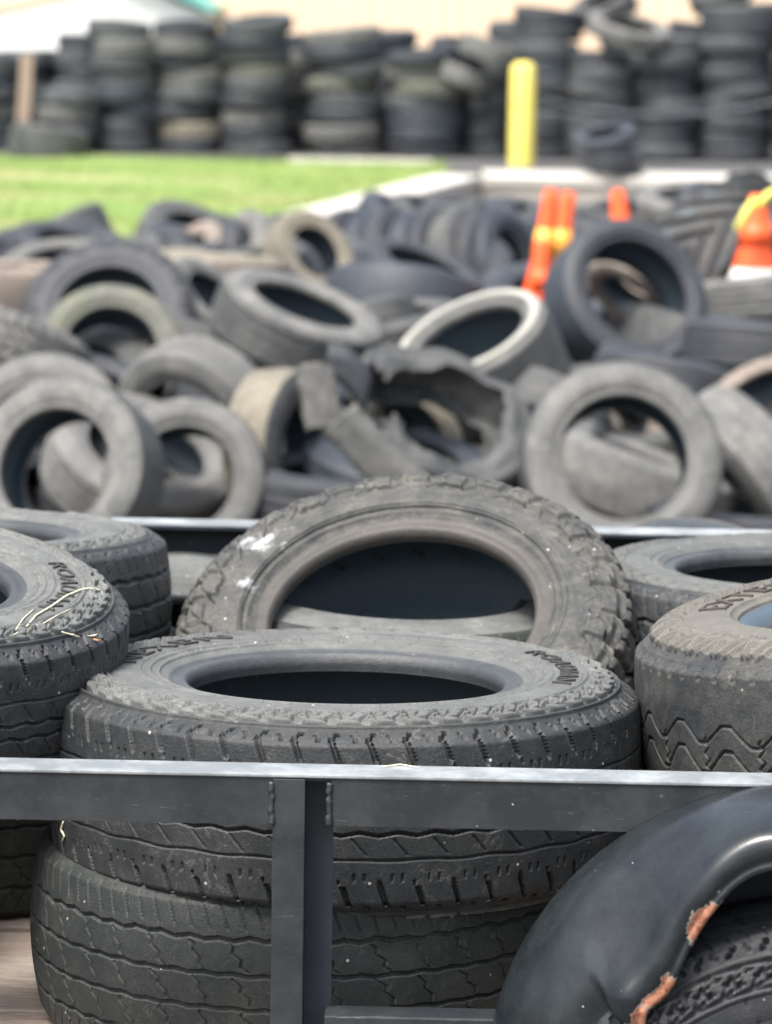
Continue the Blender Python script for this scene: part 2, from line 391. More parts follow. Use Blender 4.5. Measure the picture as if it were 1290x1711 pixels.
def pat_knob(th, z, wt, R, dep=.014, n=32):  # mud terrain: big separated lugs
    az = np.abs(z); sg = np.where(z > 0, 1., -1.); D = np.zeros_like(th + z)
    a = (th * n / TAU + .5 * (sg < 0)) % 1
    jag = tri(th * n * 2 / TAU) * .004
    D -= dep * line(az - .52 * wt - jag, .004, .002)
    wd = .006 + .0025 * sm(az / wt, .6, 1)
    D -= dep * line(per(th, n, (sg < 0) * TAU / n / 2 + (az - wt) * .6) * R, wd, .002) * sm(az / wt, .5, .54)
    D -= dep * .6 * line(per(th, n, (sg < 0) * TAU / n / 2 + TAU / n / 2 + (az - wt) * .6) * R, .002, .002) * sm(az / wt, .74, .78)
    D -= dep * line(per(th, n, z * 3.5 + .3 * tri(z * 40) * .06) * R, .006, .002) * (1 - sm(az / wt, .46, .5))
    D -= dep * .8 * line(z - .01 * tri(th * n / TAU), .0025, .002)
    return D + .0012 * lump(th, z, 41) + .0008 * lump(th * 3, z, 43, 4)
def side_knob(th, q, R, n=32):
    D = np.zeros_like(th + q)
    alt = ((th * n / TAU + .5) % 2) < 1
    lo = np.where(alt, .885, .915)
    D -= .014 * line(per(th, n, (q - 1) * .5) * R, .0075, .002) * sm(q, lo, lo + .012)
    D -= .009 * line(per(th, n, TAU / n / 2 + (q - 1) * 1.1) * R, .0030, .002) * sm(q, .905, .915)
    D -= .006 * line(per(th, n, TAU / n * .28 + (q - .86) * 1.4) * R, .0026, .002) * (sm(q, .80, .81) - sm(q, .89, .90))
    t = (th * n / TAU) % 1
    lug = sm(t, .12, .16) - sm(t, .80, .84)
    lo2 = np.where(((th * n / TAU) % 2) < 1, .80, .84)
    D += .009 * lug * (sm(q, lo2, lo2 + .012)) * (1 - sm(q, .90, .93))
    D += .003 * line(per(th, n, TAU / n * .22 - (q - .85) * .9) * R, .004, .002) * (sm(q, .775, .785) - sm(q, .85, .86))
    D += .003 * line(q - .70, .006, .004) - .004 * line(q - .672, .006, .004)
    return D + .0014 * lump(th, q, 51) + .0008 * lump(th * 3, q, 53, 3)
def pat_street(th, z, wt, R):
    az = np.abs(z); D = np.zeros_like(th + z)
    for k in (-.42, 0, .42): D -= .006 * line(z - k * wt, .004, .003)
    D -= .004 * line(per(th, 60, z * 3) * R, .002, .003) * sm(az / wt, .55, .62)
    return D
def pat_none(th, z, wt, R): return np.zeros_like(th + z) + .0006 * lump(th, z, 3)
def side_none(th, q, R):
    return .0012 * line(q - .9, .004, .006) + .0015 * line(q - .7, .004, .006) + 0 * th
def pat_farm(th, z, wt, R):            # tractor lugs
    az = np.abs(z); sg = np.where(z > 0, 1., -1.)
    D = line(per(th, 22, (sg < 0) * TAU / 44 + az * 3.2) * R, .016, .012) * (1 - sm(az / wt, 1.1, 1.2))
    return .03 * D - .015
def side_farm(th, q, R):
    return .02 * line(per(th, 22, 0) * R, .016, .012) * sm(q, .93, .95)

def tyre_parts(R, rr, sw, tw, pat, side, nth=240, nt_=40, ns=34, rnd=.010, crown=.006, lift=None, warp=0, seed=0, bulge=.012):
    """grids: tread, sidewall (+z), sidewall (-z), inner liner; z is the axle."""
    wt = tw / 2; ws = sw / 2; wb = ws - bulge; h = R - rr
    th = (np.arange(nth) / nth * TAU)[:, None]
    # tread
    zz = np.linspace(-wt, wt, nt_); r_t = R - crown * (zz / wt) ** 2
    e = (wt - np.abs(zz)); r_t = r_t - .004 * np.clip(1 - e / .006, 0, 1) ** 2
    D = pat(th, zz[None, :], wt, R)
    edge_fix = None
    Rt = r_t[None, :] + D
    tread = np.stack([Rt * np.cos(th), Rt * np.sin(th), np.broadcast_to(zz[None, :], Rt.shape)], -1)
    # sidewall + side
    rs = r_t[-1]
    ctrl = [(rs, wt), (rs - .008, wt + .0055), (rs - .20 * h, ws - .008), (rs - .33 * h, ws - .0025), (rs - .52 * h, ws), (rr + .26 * h, ws - .004), (rr + .030, wb + .006), (rr + .020, wb + .001), (rr + .006, wb + .001), (rr, wb - .010), (rr + .002, wb - .024)]
    c = catmull(ctrl, ns); g = np.gradient(c, axis=0); nrm = np.stack([-g[:, 1], g[:, 0]], 1)
    nrm /= np.linalg.norm(nrm, axis=1)[:, None]
    if nrm[len(c) // 2, 1] < 0: nrm = -nrm
    q = c[:, 0] / R
    Ds = side(th, q[None, :], R)
    fade = sm(c[:, 0] - rr, .012, .02) ; 
    Ds = Ds * fade[None, :]
    # join the first column to the tread edge
    Dt_edge = D[:, -1:]; k0 = np.clip(1 - np.arange(ns) / 2.0, 0, 1)[None, :]
    def side_grid(Dedge, sign):
        rr_ = c[None, :, 0] + Ds * nrm[None, :, 0]; z_ = c[None, :, 1] + Ds * nrm[None, :, 1]
        rr_ = rr_ * (1 - k0) + (c[None, :, 0] + Dedge) * k0; z_ = z_ * (1 - k0) + c[None, :, 1] * k0
        return np.stack([rr_ * np.cos(th), rr_ * np.sin(th), sign * z_ + 0 * th], -1)
    sA = side_grid(D[:, -1:], 1); sB = side_grid(D[:, :1], -1)
    li = catmull([(rr + .002, wb - .024), (rr + .03, ws - .016), (rr + .5 * h, ws - .012), (R - .04, wt - .012), (R - .024, wt * .6), (R - .022, 0), (R - .024, -wt * .6), (R - .04, -wt + .012), (rr + .5 * h, -ws + .012), (rr + .03, -ws + .016), (rr + .002, -wb + .024)], 40)
    st = max(1, nth // 240); thl = th[::st]
    liner = np.stack([li[None, :, 0] * np.cos(thl), li[None, :, 0] * np.sin(thl), li[None, :, 1] + 0 * thl], -1)
    out = [tread, sA, sB, liner]
    if warp:
        rg = np.random.default_rng(seed); p = rg.uniform(0, TAU, 3)
        for X in out:
            a = np.arctan2(X[..., 1], X[..., 0]); rad = np.hypot(X[..., 0], X[..., 1])
            k = 1 + warp * (np.cos(2 * a + p[0]) * .6 + np.cos(3 * a + p[1]) * .25)
            X[..., 0] *= k; X[..., 1] *= k; X[..., 2] += warp * .5 * rad * np.cos(2 * a + p[2])
    # bead ring split from sidewall
    ib = int(np.argmax(c[:, 0] < rr + .026))
    ish = int(np.argmax(q < .912)); return dict(tread=tread, sA=sA, sB=sB, liner=liner, ib=ib, ish=ish, prof=c, R=R)

def build_tyre(name, spec, mats, detail=1, split_bead=False, shoulder=False):
    """mats: tread, side, bead, liner. Returns Empty root with parts."""
    p = tyre_parts(**spec); root = empty(name); ib = p['ib']
    def put(nm, X, mt, flip=False):
        me = grid_mesh(nm, X, mt, flip=flip); o = bpy.data.objects.new(nm, me); col.objects.link(o); o.parent = root; return o
    o = put('tread', p['tread'], mats[0], False)
    for k, fl in (('sA', False), ('sB', True)):
        if split_bead:
            i0 = p['ish'] if shoulder else 0
            if shoulder: put('shoulder_lugs', p[k][:, :i0 + 1], mats[0], fl)
            s = put('sidewall', p[k][:, i0:ib + 1], mats[1], fl)
            b = put('bead', p[k][::max(1, spec['nth'] // 300), ib:], mats[2], fl); b.parent = s
            if k == 'sA': root['sw'] = s.name
        else:
            s = put('sidewall', p[k], mats[1], fl)
    put('inner_liner', p['liner'], mats[3], True)
    return root, p

def orient(root, loc, axis, spin=0):
    a = Vector(axis).normalized(); q = Vector((0, 0, 1)).rotation_difference(a)
    root.rotation_mode = 'QUATERNION'; root.rotation_quaternion = q @ Quaternion((0, 0, 1), spin); root.location = loc

# raised lettering bent round a sidewall; reads clockwise seen from +z with letter tops outwards
def lettering(text, R, rin, rout, th0, mat, parent, prof, extr=.0032, spacing=1.12, wscale=1.0):
    cu = bpy.data.curves.new('lettering', 'FONT'); cu.body = text; cu.size = 1; cu.space_character = spacing
    cu.offset = 0.0
    to = bpy.data.objects.new('tmp', cu); col.objects.link(to)
    dg = bpy.context.evaluated_depsgraph_get(); me = bpy.data.meshes.new_from_object(to.evaluated_get(dg))
    bpy.data.objects.remove(to)
    import bmesh
    bm = bmesh.new(); bm.from_mesh(me)
    bmesh.ops.triangulate(bm, faces=bm.faces[:])
    for _ in range(2):
        es = [e for e in bm.edges if e.calc_length() > .12]
        if es: bmesh.ops.subdivide_edges(bm, edges=es, cuts=1, use_grid_fill=False); bmesh.ops.triangulate(bm, faces=bm.faces[:])
    r = bmesh.ops.extrude_face_region(bm, geom=bm.faces[:])
    tv = {g for g in r['geom'] if isinstance(g, bmesh.types.BMVert)}
    hcap = .70; scl = (rout - rin) / hcap
    up_pr = prof[prof[:, 0].argsort()]
    rm = (rin + rout) / 2
    for v in bm.verts:
        r_ = rin + v.co.y * scl; th = th0 - v.co.x * scl * wscale / rm
        z = np.interp(r_, up_pr[:, 0], up_pr[:, 1]) + (extr if v in tv else -.002)
        v.co = (r_ * math.cos(th), r_ * math.sin(th), z)
    bmesh.ops.recalc_face_normals(bm, faces=bm.faces[:])
    bm.to_mesh(me); bm.free(); me.materials.clear(); me.materials.append(mat)
    o = bpy.data.objects.new('lettering', me); col.objects.link(o); o.parent = parent; return o

# ------------------------------------------------------------------ ground and far setting
GZ = 0.15; LZ = 0.35
mesh('ground', [(-400,-300,GZ),(400,-300,GZ),(400,900,GZ),(-400,900,GZ)], [(0,1,2,3)], M['gravel'])['kind'] = 'structure'
A = PZ(645, 345, LZ); B = PZ(805, 300, LZ)
dirv = (A - B); dirv = Vector((dirv.x, dirv.y, 0)).normalized()
NEAR = B + dirv * 9.5                                # near end of the angled wall
# lawn: left of the angled wall, sloping down at its near edge
nx, ny = 60, 50
V = []; F = []
for j in range(ny + 1):
    for i in range(nx + 1):
        y = 21.0 + 12.9 * j / ny
        t = (y - NEAR.y) / (B.y - NEAR.y); xr = NEAR.x + (B.x - NEAR.x) * min(t, 1.0) - .12
        x = -30 + (xr + 30) * (i / nx) ** .6
        z = GZ + (LZ - GZ) * min(1, max(0, (y - 21.0) / 1.8)) + .02 * math.sin(x * 1.3 + y) * math.sin(y * .9)*(i<nx)
        V.append((x, y, z - .012))
for j in range(ny):
    for i in range(nx):
        a = j * (nx + 1) + i; F.append((a, a + 1, a + nx + 2, a + nx + 1))
mesh('lawn', V, F, M['lawn'], smooth=True)['kind'] = 'structure'
# grass blades
gv = []; gf = []
for k in range(26000):
    y = 21.8 + 12.0 * random.random(); t = (y - NEAR.y) / (B.y - NEAR.y); xr = NEAR.x + (B.x - NEAR.x) * min(t, 1.0) - .25
    x = random.uniform(-6.5, xr); hgt = random.uniform(.025, .07); a = random.uniform(0, TAU); wd = .006
    z = GZ + (LZ - GZ) * min(1, max(0, (y - 21.0) / 1.8)) - .015; n0 = len(gv)
    dx, dy = math.cos(a) * wd, math.sin(a) * wd
    gv += [(x - dx, y - dy, z), (x + dx, y + dy, z), (x + random.uniform(-.03, .03), y + random.uniform(-.03, .03), z + hgt)]
    gf.append((n0, n0 + 1, n0 + 2))
tag(mesh('grass', gv, gf, M['blade']), 'short bright green grass on the raised lawn before the stacks', 'grass', kind='stuff')
# retaining wall with pale cap: angled run then run to the right
def wall_run(p0, p1, w, name, label):
    d = (p1 - p0); d.z = 0; L = d.length; d.normalize(); nrm = Vector((-d.y, d.x, 0))
    root = empty(name, (p0.x, p0.y, GZ)); tag(root, label, 'wall')
    def slab(o, a, b, z0, z1, mt, nm, bev):
        mb = MB(); mb.box(0, L, a, b, z0, z1); ob = mb.build(nm, mt, root, bevel=bev); ob.rotation_euler.z = math.atan2(d.y, d.x); return ob
    slab(0, .03, w - .03, -.4, LZ - GZ - .05, M['concrete'], 'wall_face', .01)
    slab(0, 0, w, LZ - GZ - .05, LZ - GZ + .035, M['kerb'], 'coping', .015)
    return root
wall_run(Vector((NEAR.x, NEAR.y, 0)), Vector((B.x, B.y, 0)), .42, 'retaining_wall', 'pale low concrete wall running back along the edge of the lawn')
wall_run(Vector((B.x + .02, B.y - .0, 0)), Vector((B.x + 22, B.y - .15, 0)), .9, 'retaining_wall', 'pale low concrete wall across the view below the yellow bollard')
# lot behind the wall
mesh('asphalt_lot', [(B.x - .3, B.y + .9, LZ), (60, B.y + .75, LZ), (60, 60, LZ), (-60, 60, LZ), (-60, 33.85, LZ), (B.x - .3, 33.85, LZ)], [(0,1,2,3,4,5)], M['lot'])['kind'] = 'structure'
kb = PZ(480, 268, LZ); 
tag(MB().box(kb.x, B.x - .4, 33.6, 33.8, LZ - .05, LZ + .02).build('kerb', M['kerb'], bevel=.01), kind='structure')

# buildings
BD = 60.0
def corr_wall(x0, x1, y, z0, z1, step, dep):
    mb = MB(); x = x0
    V = []; 
    while x < x1:
        V += [(x, y), (x + step * .8, y), (x + step * .85, y - dep), (x + step * .95, y - dep)]; x += step
    V.append((x1, y)); n = len(V)
    mb.add([(a, b, z0) for a, b in V] + [(a, b, z1) for a, b in V], [(i, i + 1, n + i + 1, n + i) for i in range(n - 1)])
    return mb
b1 = P(350, 0, BD); bt = empty('warehouse', (b1.x, BD, 0)); tag(bt, 'long beige metal sided building behind the tire stacks', 'building')
o = corr_wall(0, 34, 0, GZ, 6.0, .3, .03).build('wall', M['beige'], bt)
MB().box(0.01, 34, .05, 14, GZ, 5.9).build('back_shell', M['beige'], bt)
MB().box(-.3, 34.3, -.4, 14.4, 6.0, 6.15).build('roof', M['teal'], bt, bevel=.02)
MB().box(-.14, -.02, -.12, -.01, GZ, 6.0).build('downspout', M['teal'], bt, bevel=.02)
b2 = P(-130, 0, 57); b3 = P(338, 0, 57)
rt2 = empty('shed', (b2.x, 57, 0)); tag(rt2, 'white gabled building with teal trim left of the beige building', 'building')
wdt = b3.x - b2.x; ztop = P(290, 2, 57).z; zed = P(338, 22, 57).z; zl = ztop + 1.0
xr_ = P(290, 2, 57).x - b2.x
MB().add([(0,0,GZ),(wdt,0,GZ),(wdt,0,zed),(xr_,0,ztop),(wdt*.45,0,zl),(0,0,ztop)] + [(0,8,GZ),(wdt,8,GZ),(wdt,8,zed),(xr_,8,ztop),(wdt*.45,8,zl),(0,8,ztop)],
   [(0,1,2,3,4,5),(11,10,9,8,7,6),(1,7,8,2),(0,5,11,6)]).build('wall', M['cream'], rt2)
def slopebar(a, b, t, name, mt, par):
    MB().add([(a[0],-.3,a[1]),(b[0],-.3,b[1]),(b[0],8.3,b[1]),(a[0],8.3,a[1]),(a[0],-.3,a[1]+t),(b[0],-.3,b[1]+t),(b[0],8.3,b[1]+t),(a[0],8.3,a[1]+t)],
      [(0,3,2,1),(4,5,6,7),(0,1,5,4),(1,2,6,5),(2,3,7,6),(3,0,4,7)]).build(name, mt, par)
slopebar((wdt*.45, zl + .0), (wdt + .2, zed - .02), .12, 'roof', M['teal'], rt2)
slopebar((-.2, ztop - .1), (wdt*.45, zl), .12, 'roof', M['teal'], rt2)
# beige canopy corner at upper left
c0 = P(0, 22, 46); c1 = P(112, -2, 46)
cn = empty('canopy', (c0.x - 2.5, 46, 0)); tag(cn, 'beige sloping canopy edge at the upper left corner', 'canopy')
sl_ = (c1.z - c0.z) / (c1.x - c0.x)
MB().add([(0, 0, c0.z - 2.5 * sl_), (5, 0, c0.z + 2.5 * sl_), (5, 3, c0.z + 2.5 * sl_), (0, 3, c0.z - 2.5 * sl_), (0, 0, c0.z + 1.2 - 2.5 * sl_), (5, 0, c0.z + 2.5 * sl_ + 1.2), (5, 3, c0.z + 2.5 * sl_ + 1.2), (0, 3, c0.z + 1.2 - 2.5 * sl_)],
  [(0,3,2,1),(4,5,6,7),(0,1,5,4),(1,2,6,5),(2,3,7,6),(3,0,4,7)]).build('fascia', M['beige'], cn)
MB().box(.3, .42, .5, .62, GZ, c0.z - 2.2 * sl_).build('leg', M['cream'], cn)
# timber post with a thin pole on it
pb = PZ(36, 262, LZ); pt_ = P(46, 92, pb.y)
tag(MB().add([(pb.x-.065,pb.y-.06,LZ-.05),(pb.x+.065,pb.y-.06,LZ-.05),(pb.x+.065,pb.y+.06,LZ-.05),(pb.x-.065,pb.y+.06,LZ-.05),
  (pt_.x-.06,pb.y-.06,pt_.z),(pt_.x+.06,pb.y-.06,pt_.z),(pt_.x+.06,pb.y+.06,pt_.z),(pt_.x-.06,pb.y+.06,pt_.z)],
  [(0,3,2,1),(4,5,6,7),(0,1,5,4),(1,2,6,5),(2,3,7,6),(3,0,4,7)]).build('timber_post', M['post_wood'], bevel=.008), 'pinkish brown timber post beside the slumped tire at the lawn corner', 'post')
# bollard
bb = PZ(871, 280, LZ); bt_ = P(873, 104, bb.y); bh = bt_.z - LZ
tag(MB().lathe([(.118, -.02), (.115, bh - .09), (.105, bh - .045), (.075, bh - .012), (.0, bh)], (bb.x, bb.y, LZ), 40).build('bollard', M['yellow'], smooth=True), 'bright yellow round bollard in front of the tire stacks', 'bollard')
# sagging cable
pts = []
for k in range(40):
    px = 893 + (1420 - 893) * k / 39; t = (px - 1110) / 310; py = 193 - 62 * min(1, t * t) 
    pts.append(P(px, py, bb.y + .05 + .01 * k))
tag(MB().tube(pts, .02, 8).build('cable', M['cable'], smooth=True), 'grey cable sagging from the yellow bollard across the right stacks', 'cable')

# ------------------------------------------------------------------ far stacks (single mesh tyres)
def single_tyre(spec):
    p = tyre_parts(**spec); X = np.concatenate([p['sB'][:, ::-1], p['tread'][:, 1:], p['sA'][:, 1:], p['liner'][:, 1:-1]], 1)
    return grid_mesh('tire', X, H['mid'], closed_v=True)
far = [single_tyre(dict(R=.33, rr=.195, sw=.212, tw=.195, pat=pat_street, side=side_none, nth=72, nt_=24, ns=16)),
       single_tyre(dict(R=.33, rr=.21, sw=.215, tw=.198, pat=pat_street, side=side_none, nth=72, nt_=24, ns=16, warp=.03, seed=2)),
       single_tyre(dict(R=.33, rr=.19, sw=.22, tw=.185, pat=pat_none, side=side_none, nth=72, nt_=16, ns=16, warp=.04, seed=5))]
ORD = ['bottom', 'second', 'third', 'fourth', 'fifth', 'sixth', 'seventh', 'eighth', 'ninth', 'tenth']
def put_single(me, loc, axis, scale, mt, label, group, cat='tire', zs=1.0):
    o = bpy.data.objects.new('tire', me); col.objects.link(o); orient(o, loc, axis, random.uniform(0, TAU))
    o.scale = (scale, scale, scale * zs)
    if o.material_slots: o.material_slots[0].link = 'OBJECT'; o.material_slots[0].material = mt
    return tag(o, label, cat, group)
def stack(px, d, wpx, ytop, mts, desc, group, tilt=.065, jit=.045, taper=0):
    base = P(px, 265, d); ztop = P(px, ytop, d).z; Hh = ztop - LZ
    th0 = .2 * (wpx / 118) ** .5; n = max(2, round(Hh / .155)); h = Hh / n; z = LZ
    for k in range(n):
        s = (wpx * 1.05 / FPX * d) / .66 * random.uniform(.93, 1.03) * (1 + taper * (n - 1 - k) / n)
        ax = (random.uniform(-tilt, tilt), random.uniform(-tilt, tilt), 1)
        if 'slant' in desc and k in (n-3, n-4): ax = (-.22, 0, 1)
        if k == n - 1: ax = (random.uniform(-.12, .12), random.uniform(-.12, .02), 1)
        put_single(random.choice(far), (base.x + random.uniform(-jit, jit), base.y + random.uniform(-jit, jit), z + h / 2), ax, s,
                   H[{'mid': 'mid2'}.get(mts[k % len(mts)], mts[k % len(mts)])], f"{'top' if k == n-1 else ORD[k]} tire {'of' if k in (0, n-1) else 'from the bottom of'} {desc}", group, zs=h / .207 / s)
        z += h
G1 = 'tires in the front row of stacks'
S = [(-10, 34.9, 100, 90, ['blue','mid','grey','dark'], 'the stack cut by the left edge'),
 (113, 34.4, 92, 152, ['mid','dark','grey','mid','grey'], 'the short stack just right of the timber post'),
 (205, 34.8, 104, 37, ['mid','mid','blue','blue','mid','mid','grey'], 'the tall stack right of the short one'),
 (311, 34.9, 106, 38, ['dark','tan','dark','mid','grey','dark','grey'], 'the slanting stack with a tan tire low down'),
 (425, 34.9, 110, 30, ['mid','dark','grey','dark','mid','moss','mid','blue'], 'the neat stack left of the dark gap'),
 (574, 35.0, 126, 49, ['grey','grey','dark','mid','moss','mid','blue'], 'the broad pale based stack right of the dark gap'),
 (708, 34.9, 122, 84, ['dark','blue','blue','mid','moss','grey'], 'the broad stack two left of the bollard'),
 (812, 35.1, 92, 78, ['mid','dark','mid','dark','mid','mid'], 'the narrow stack directly left of the bollard'),
 (905, 35.0, 112, 16, ['dark','dark','mid','dark','dark','blue','mid','dark'], 'the tall stack behind the bollard'),
 (998, 34.8, 106, 86, ['dark','mid','mid','dark','mid','mid'], 'the stack just right of the bollard'),
 (1108, 34.9, 122, 60, ['mid','dark','dark','mid','dark','dark','mid'], 'the broad stack under the pale drooping tire'),
 (1222, 35.0, 126, 8, ['dark','mid','mid','dark','mid','dark','dark','mid'], 'the tallest stack, near the right edge'),
 (1335, 35.0, 120, 30, ['mid','dark','mid','dark','mid','dark'], 'the stack cut by the right edge')]
for a in S: stack(*a, G1)
G2 = 'tires in the back row of stacks'
S2 = [(50, 35.9, 100, 85, ['dark','mid'], 'the back row stack behind the timber post'),
 (135, 35.8, 90, 58, ['dark','mid'], 'the back row stack above the short front stack'),
 (262, 35.9, 100, 60, ['dark','blue'], 'the back row stack behind the tall and slanting stacks'),
 (368, 35.8, 96, 66, ['blue','dark'], 'the back row stack left of the neat stack'),
 (503, 35.7, 88, 58, ['dark','dark','dark','dark','dark','grey'], 'the back row stack inside the dark gap'),
 (640, 35.9, 100, 52, ['dark','blue'], 'the back row stack between the two broad stacks'),
 (765, 35.8, 100, 66, ['dark','mid'], 'the back row stack left of the bollard'),
 (860, 36.0, 100, 40, ['dark','mid'], 'the back row stack hidden by the bollard'),
 (1050, 35.9, 100, 58, ['dark','mid'], 'the back row stack below the pale drooping tire'),
 (1165, 35.8, 100, 40, ['dark','mid'], 'the back row stack left of the tallest stack'),
 (1280, 35.8, 100, 40, ['dark','mid'], 'the back row stack at the right edge')]
for a in S2: stack(*a, G2)
# loose tyres on the stacks and lot
put_single(far[1], P(1050, 52, 34.7), (.18, -.25, 1), 1.25, H['grey'], 'pale drooping tire draped over the tops of two stacks', 'loose tires on the stacks', zs=.6)
put_single(far[0], P(1010, 14, 35.2), (-.4, -.3, 1), 1.0, H['mid'], 'slanting grey tire on top right of the stack behind the bollard', 'loose tires on the stacks')
put_single(far[2], P(1205, -8, 35.3), (-.3, -.3, 1), 1.0, H['mid'], 'tilted tire crowning the tallest stack', 'loose tires on the stacks')
put_single(far[0], P(820, 88, 34.7), (.38, -.02, 1), .95, H['grey'], 'tire sliding down left of the bollard top', 'loose tires on the stacks')
put_single(far[1], P(775, 130, 34.7), (.45, .0, 1), .8, H['grey'], 'small pale tire wedged askew below the sliding tire', 'loose tires on the stacks')
put_single(far[2], P(80, 244, 33.6), (.12, .05, 1), 1.12, H['mid'], 'slumped grey tire lying at the foot of the timber post', 'loose tires on the lot', zs=1.5)
pw = P(1025, 268, 31.0)
put_single(far[0], P(1022, 270, 31.0), (.08, -.1, 1), .86, H['dark'], 'lower of two dark tires lying on the low wall', 'loose tires on the low wall')
put_single(far[2], P(1012, 236, 31.0), (-.25, -.25, 1), .86, H['blue'], 'upper of two dark tires lying on the low wall', 'loose tires on the low wall')

# ------------------------------------------------------------------ heap tyre types (parts: tread, two sidewalls, inner liner)
_white = None
TY = {}
def tytype(name, **k):
    kw = dict(nth=200, nt_=36, ns=30); kw.update(k); TY[name] = build_tyre('tire', kw, (H['mid'],) * 3 + (M['liner'],))[0]
tytype('street', R=.325, rr=.20, sw=.215, tw=.175, pat=pat_street, side=side_plain, warp=.012)
tytype('bald', R=.33, rr=.205, sw=.235, tw=.19, pat=pat_none, side=side_none, warp=.01, crown=.008)
tytype('low', R=.32, rr=.22, sw=.24, tw=.20, pat=pat_none, side=side_none, warp=.0, crown=.004)
tytype('truck', R=.37, rr=.215, sw=.25, tw=.20, pat=pat_ribs, side=side_plain, warp=.008, nth=320)
tytype('knobby', R=.37, rr=.21, sw=.26, tw=.21, pat=pat_knob, side=side_knob, nth=320, nt_=60, ns=44)
tytype('farm', R=.55, rr=.30, sw=.40, tw=.36, pat=pat_farm, side=side_farm, nth=320, nt_=60, ns=40, crown=.02)
used = set()
def heap(kind, px, py, d, dia, axis, mt, label, smat=None, spin=None, group='tires in the loose heap', sz=1.0):
    """place a tyre: the first of each kind is the master itself, the others are copies of it and its parts"""
    src = TY[kind]
    if kind not in used: used.add(kind); root = src
    else:
        root = src.copy(); col.objects.link(root)
        for ch in src.children: c = ch.copy(); col.objects.link(c); c.parent = root
    R0 = dict(street=.325, bald=.33, low=.32, truck=.37, knobby=.37, narrow=.32, farm=.55)[kind]
    orient(root, P(px, py, d) if not isinstance(px, Vector) else px, axis, random.uniform(0, TAU) if spin is None else spin)
    s = dia / 2 / R0; root.scale = (s, s, s * sz)
    for ch in root.children:
        nm = ch.name.split('.')[0]
        if nm == 'inner_liner': continue
        ch.material_slots[0].link = 'OBJECT'; ch.material_slots[0].material = H[smat] if (smat and nm == 'sidewall') else H[mt]
    return tag(root, label, 'tire', group)

# front rank, just behind the trailer
heap('bald', 1037, 776, 11.1, .64, (.03, -.9, .33), 'mid', 'upright grey tire facing us above the far rail, green on its inner edge', 'grey')
heap('bald', 112, 792, 10.9, .60, (-.34, -.85, .32), 'mid', 'grey dusty tire leaning at the left, its tan edged hole facing us', 'grey')
heap('street', 312, 806, 11.5, .42*1.3, (-.1, -.9, .3), 'mid', 'grey tire with a black hole right of the dusty leaning one', 'grey')
heap('street', 72, 745, 12.2, .64, (-.15, -.85, .45), 'mid', 'grey tire arching up behind the dusty leaning tire at left', 'grey')
heap('street', 332, 705, 12.2, .60, (-.42, -.72, -.28), 'grey', 'grey ribbed tire bent in a hook shape over the black holed tire')
heap('truck', 470, 755, 11.75, .56, (.90, -.42, .05), 'tan', 'tan treaded tire standing edge on behind the torn tire', 'mid')
heap('bald', 672, 745, 12.0, .44, (.5, -.7, .5), 'tan', 'tan tire seen through the torn tire', 'tan')
heap('low', 806, 612, 12.5, .59, (-.40, -.34, .86), 'mid', 'smooth tire with a broad white band, tipped up in the heap', 'grey', sz=1.3)
heap('low', 1045, 505, 14.4, .66, (.40, -.82, .50), 'blue', 'smooth blue black tire tipped up high before the orange cones', 'dark')
heap('street', 497, 546, 13.4, .665, (.32, -.20, .93), 'mid', 'grey tire with slot shaped black hole left of the white banded tire', 'grey')
heap('knobby', 185, 540, 14.2, .70, (-.05, -.72, .62), 'dark', 'big dark tire tipped back with a shiny bead at the left')
heap('bald', 185, 600, 13.3, .56, (.1, -.85, .5), 'moss', 'mossy tire leaning below the big dark tipped back one', 'moss')
heap('knobby', 18, 590, 12.9, .58, (.3, .30, .9), 'grey', 'pale chunky treaded tire at the left edge above the arching tire')
heap('truck', 345, 600, 13.6, .56, (.3, .3, 1), 'mid', 'brown grey treaded tire lying low between mossy tire and slot holed tire')
heap('bald', 430, 690, 12.9, .62, (.1, .12, 1), 'dark', 'dark smooth tire lying flat under the slot holed tire')
heap('bald', 675, 515, 15.6, .72, (.12, .35, 1), 'blue', 'long dark tire lying flat behind the white banded tire')
heap('street', 1275, 590, 13.4, .62, (.1, .15, 1), 'dark', 'dark treaded tire lying flat at the right edge')
heap('truck', 1250, 800, 11.95, .66, (.78, .30, .52), 'grey', 'speckled grey tire leaning edge on at right of the upright grey tire')
heap('bald', 1200, 740, 12.6, .52, (.2, -.7, .7), 'pink', 'clay tinted tire behind the speckled edge on tire')
heap('farm', 1175, 462, 16.4, 1.05, (-.6, .35, .62), 'mid', 'huge tractor tire with deep lugs on the right of the heap', 'mid')
heap('knobby', 1240, 400, 19.5, .85, (.3, -.3, .8), 'dark', 'large lugged tire behind the tractor tire')
heap('knobby', 515, 432, 16.8, .46, (.5, -.6, .45), 'tan', 'stubby tan and grey tire standing before the upright row')
heap('bald', 905, 700, 12.4, .50, (.4, .5, .8), 'mid', 'grey tire peeping out under the white banded tire')
heap('street', 985, 650, 13.2, .48, (-.2, .2, 1), 'mid', 'small worn tire below the blue black tipped up tire')
heap('truck', 1120, 655, 12.9, .60, (.2, .2, 1), 'dark', 'black treaded tire lying behind the upright grey tire')
heap('street', 1275, 500, 15.2, .60, (-.1, .1, 1), 'grey', 'pale grey tire lying flat in front of the white footed cone')
heap('bald', 1290, 690, 12.2, .50, (-.4, -.4, .8), 'pink', 'pinkish dusty tire cut by the right edge')
heap('bald', 335, 475, 15.8, .78, (.05, .05, 1), 'pink', 'wide clay dusted tire lying flat left of the slot holed tire', 'tan')
heap('bald', 245, 462, 16.6, .60, (-.1, .0, 1), 'pink', 'pink dusted tire lying flat at left beyond the big dark tire')
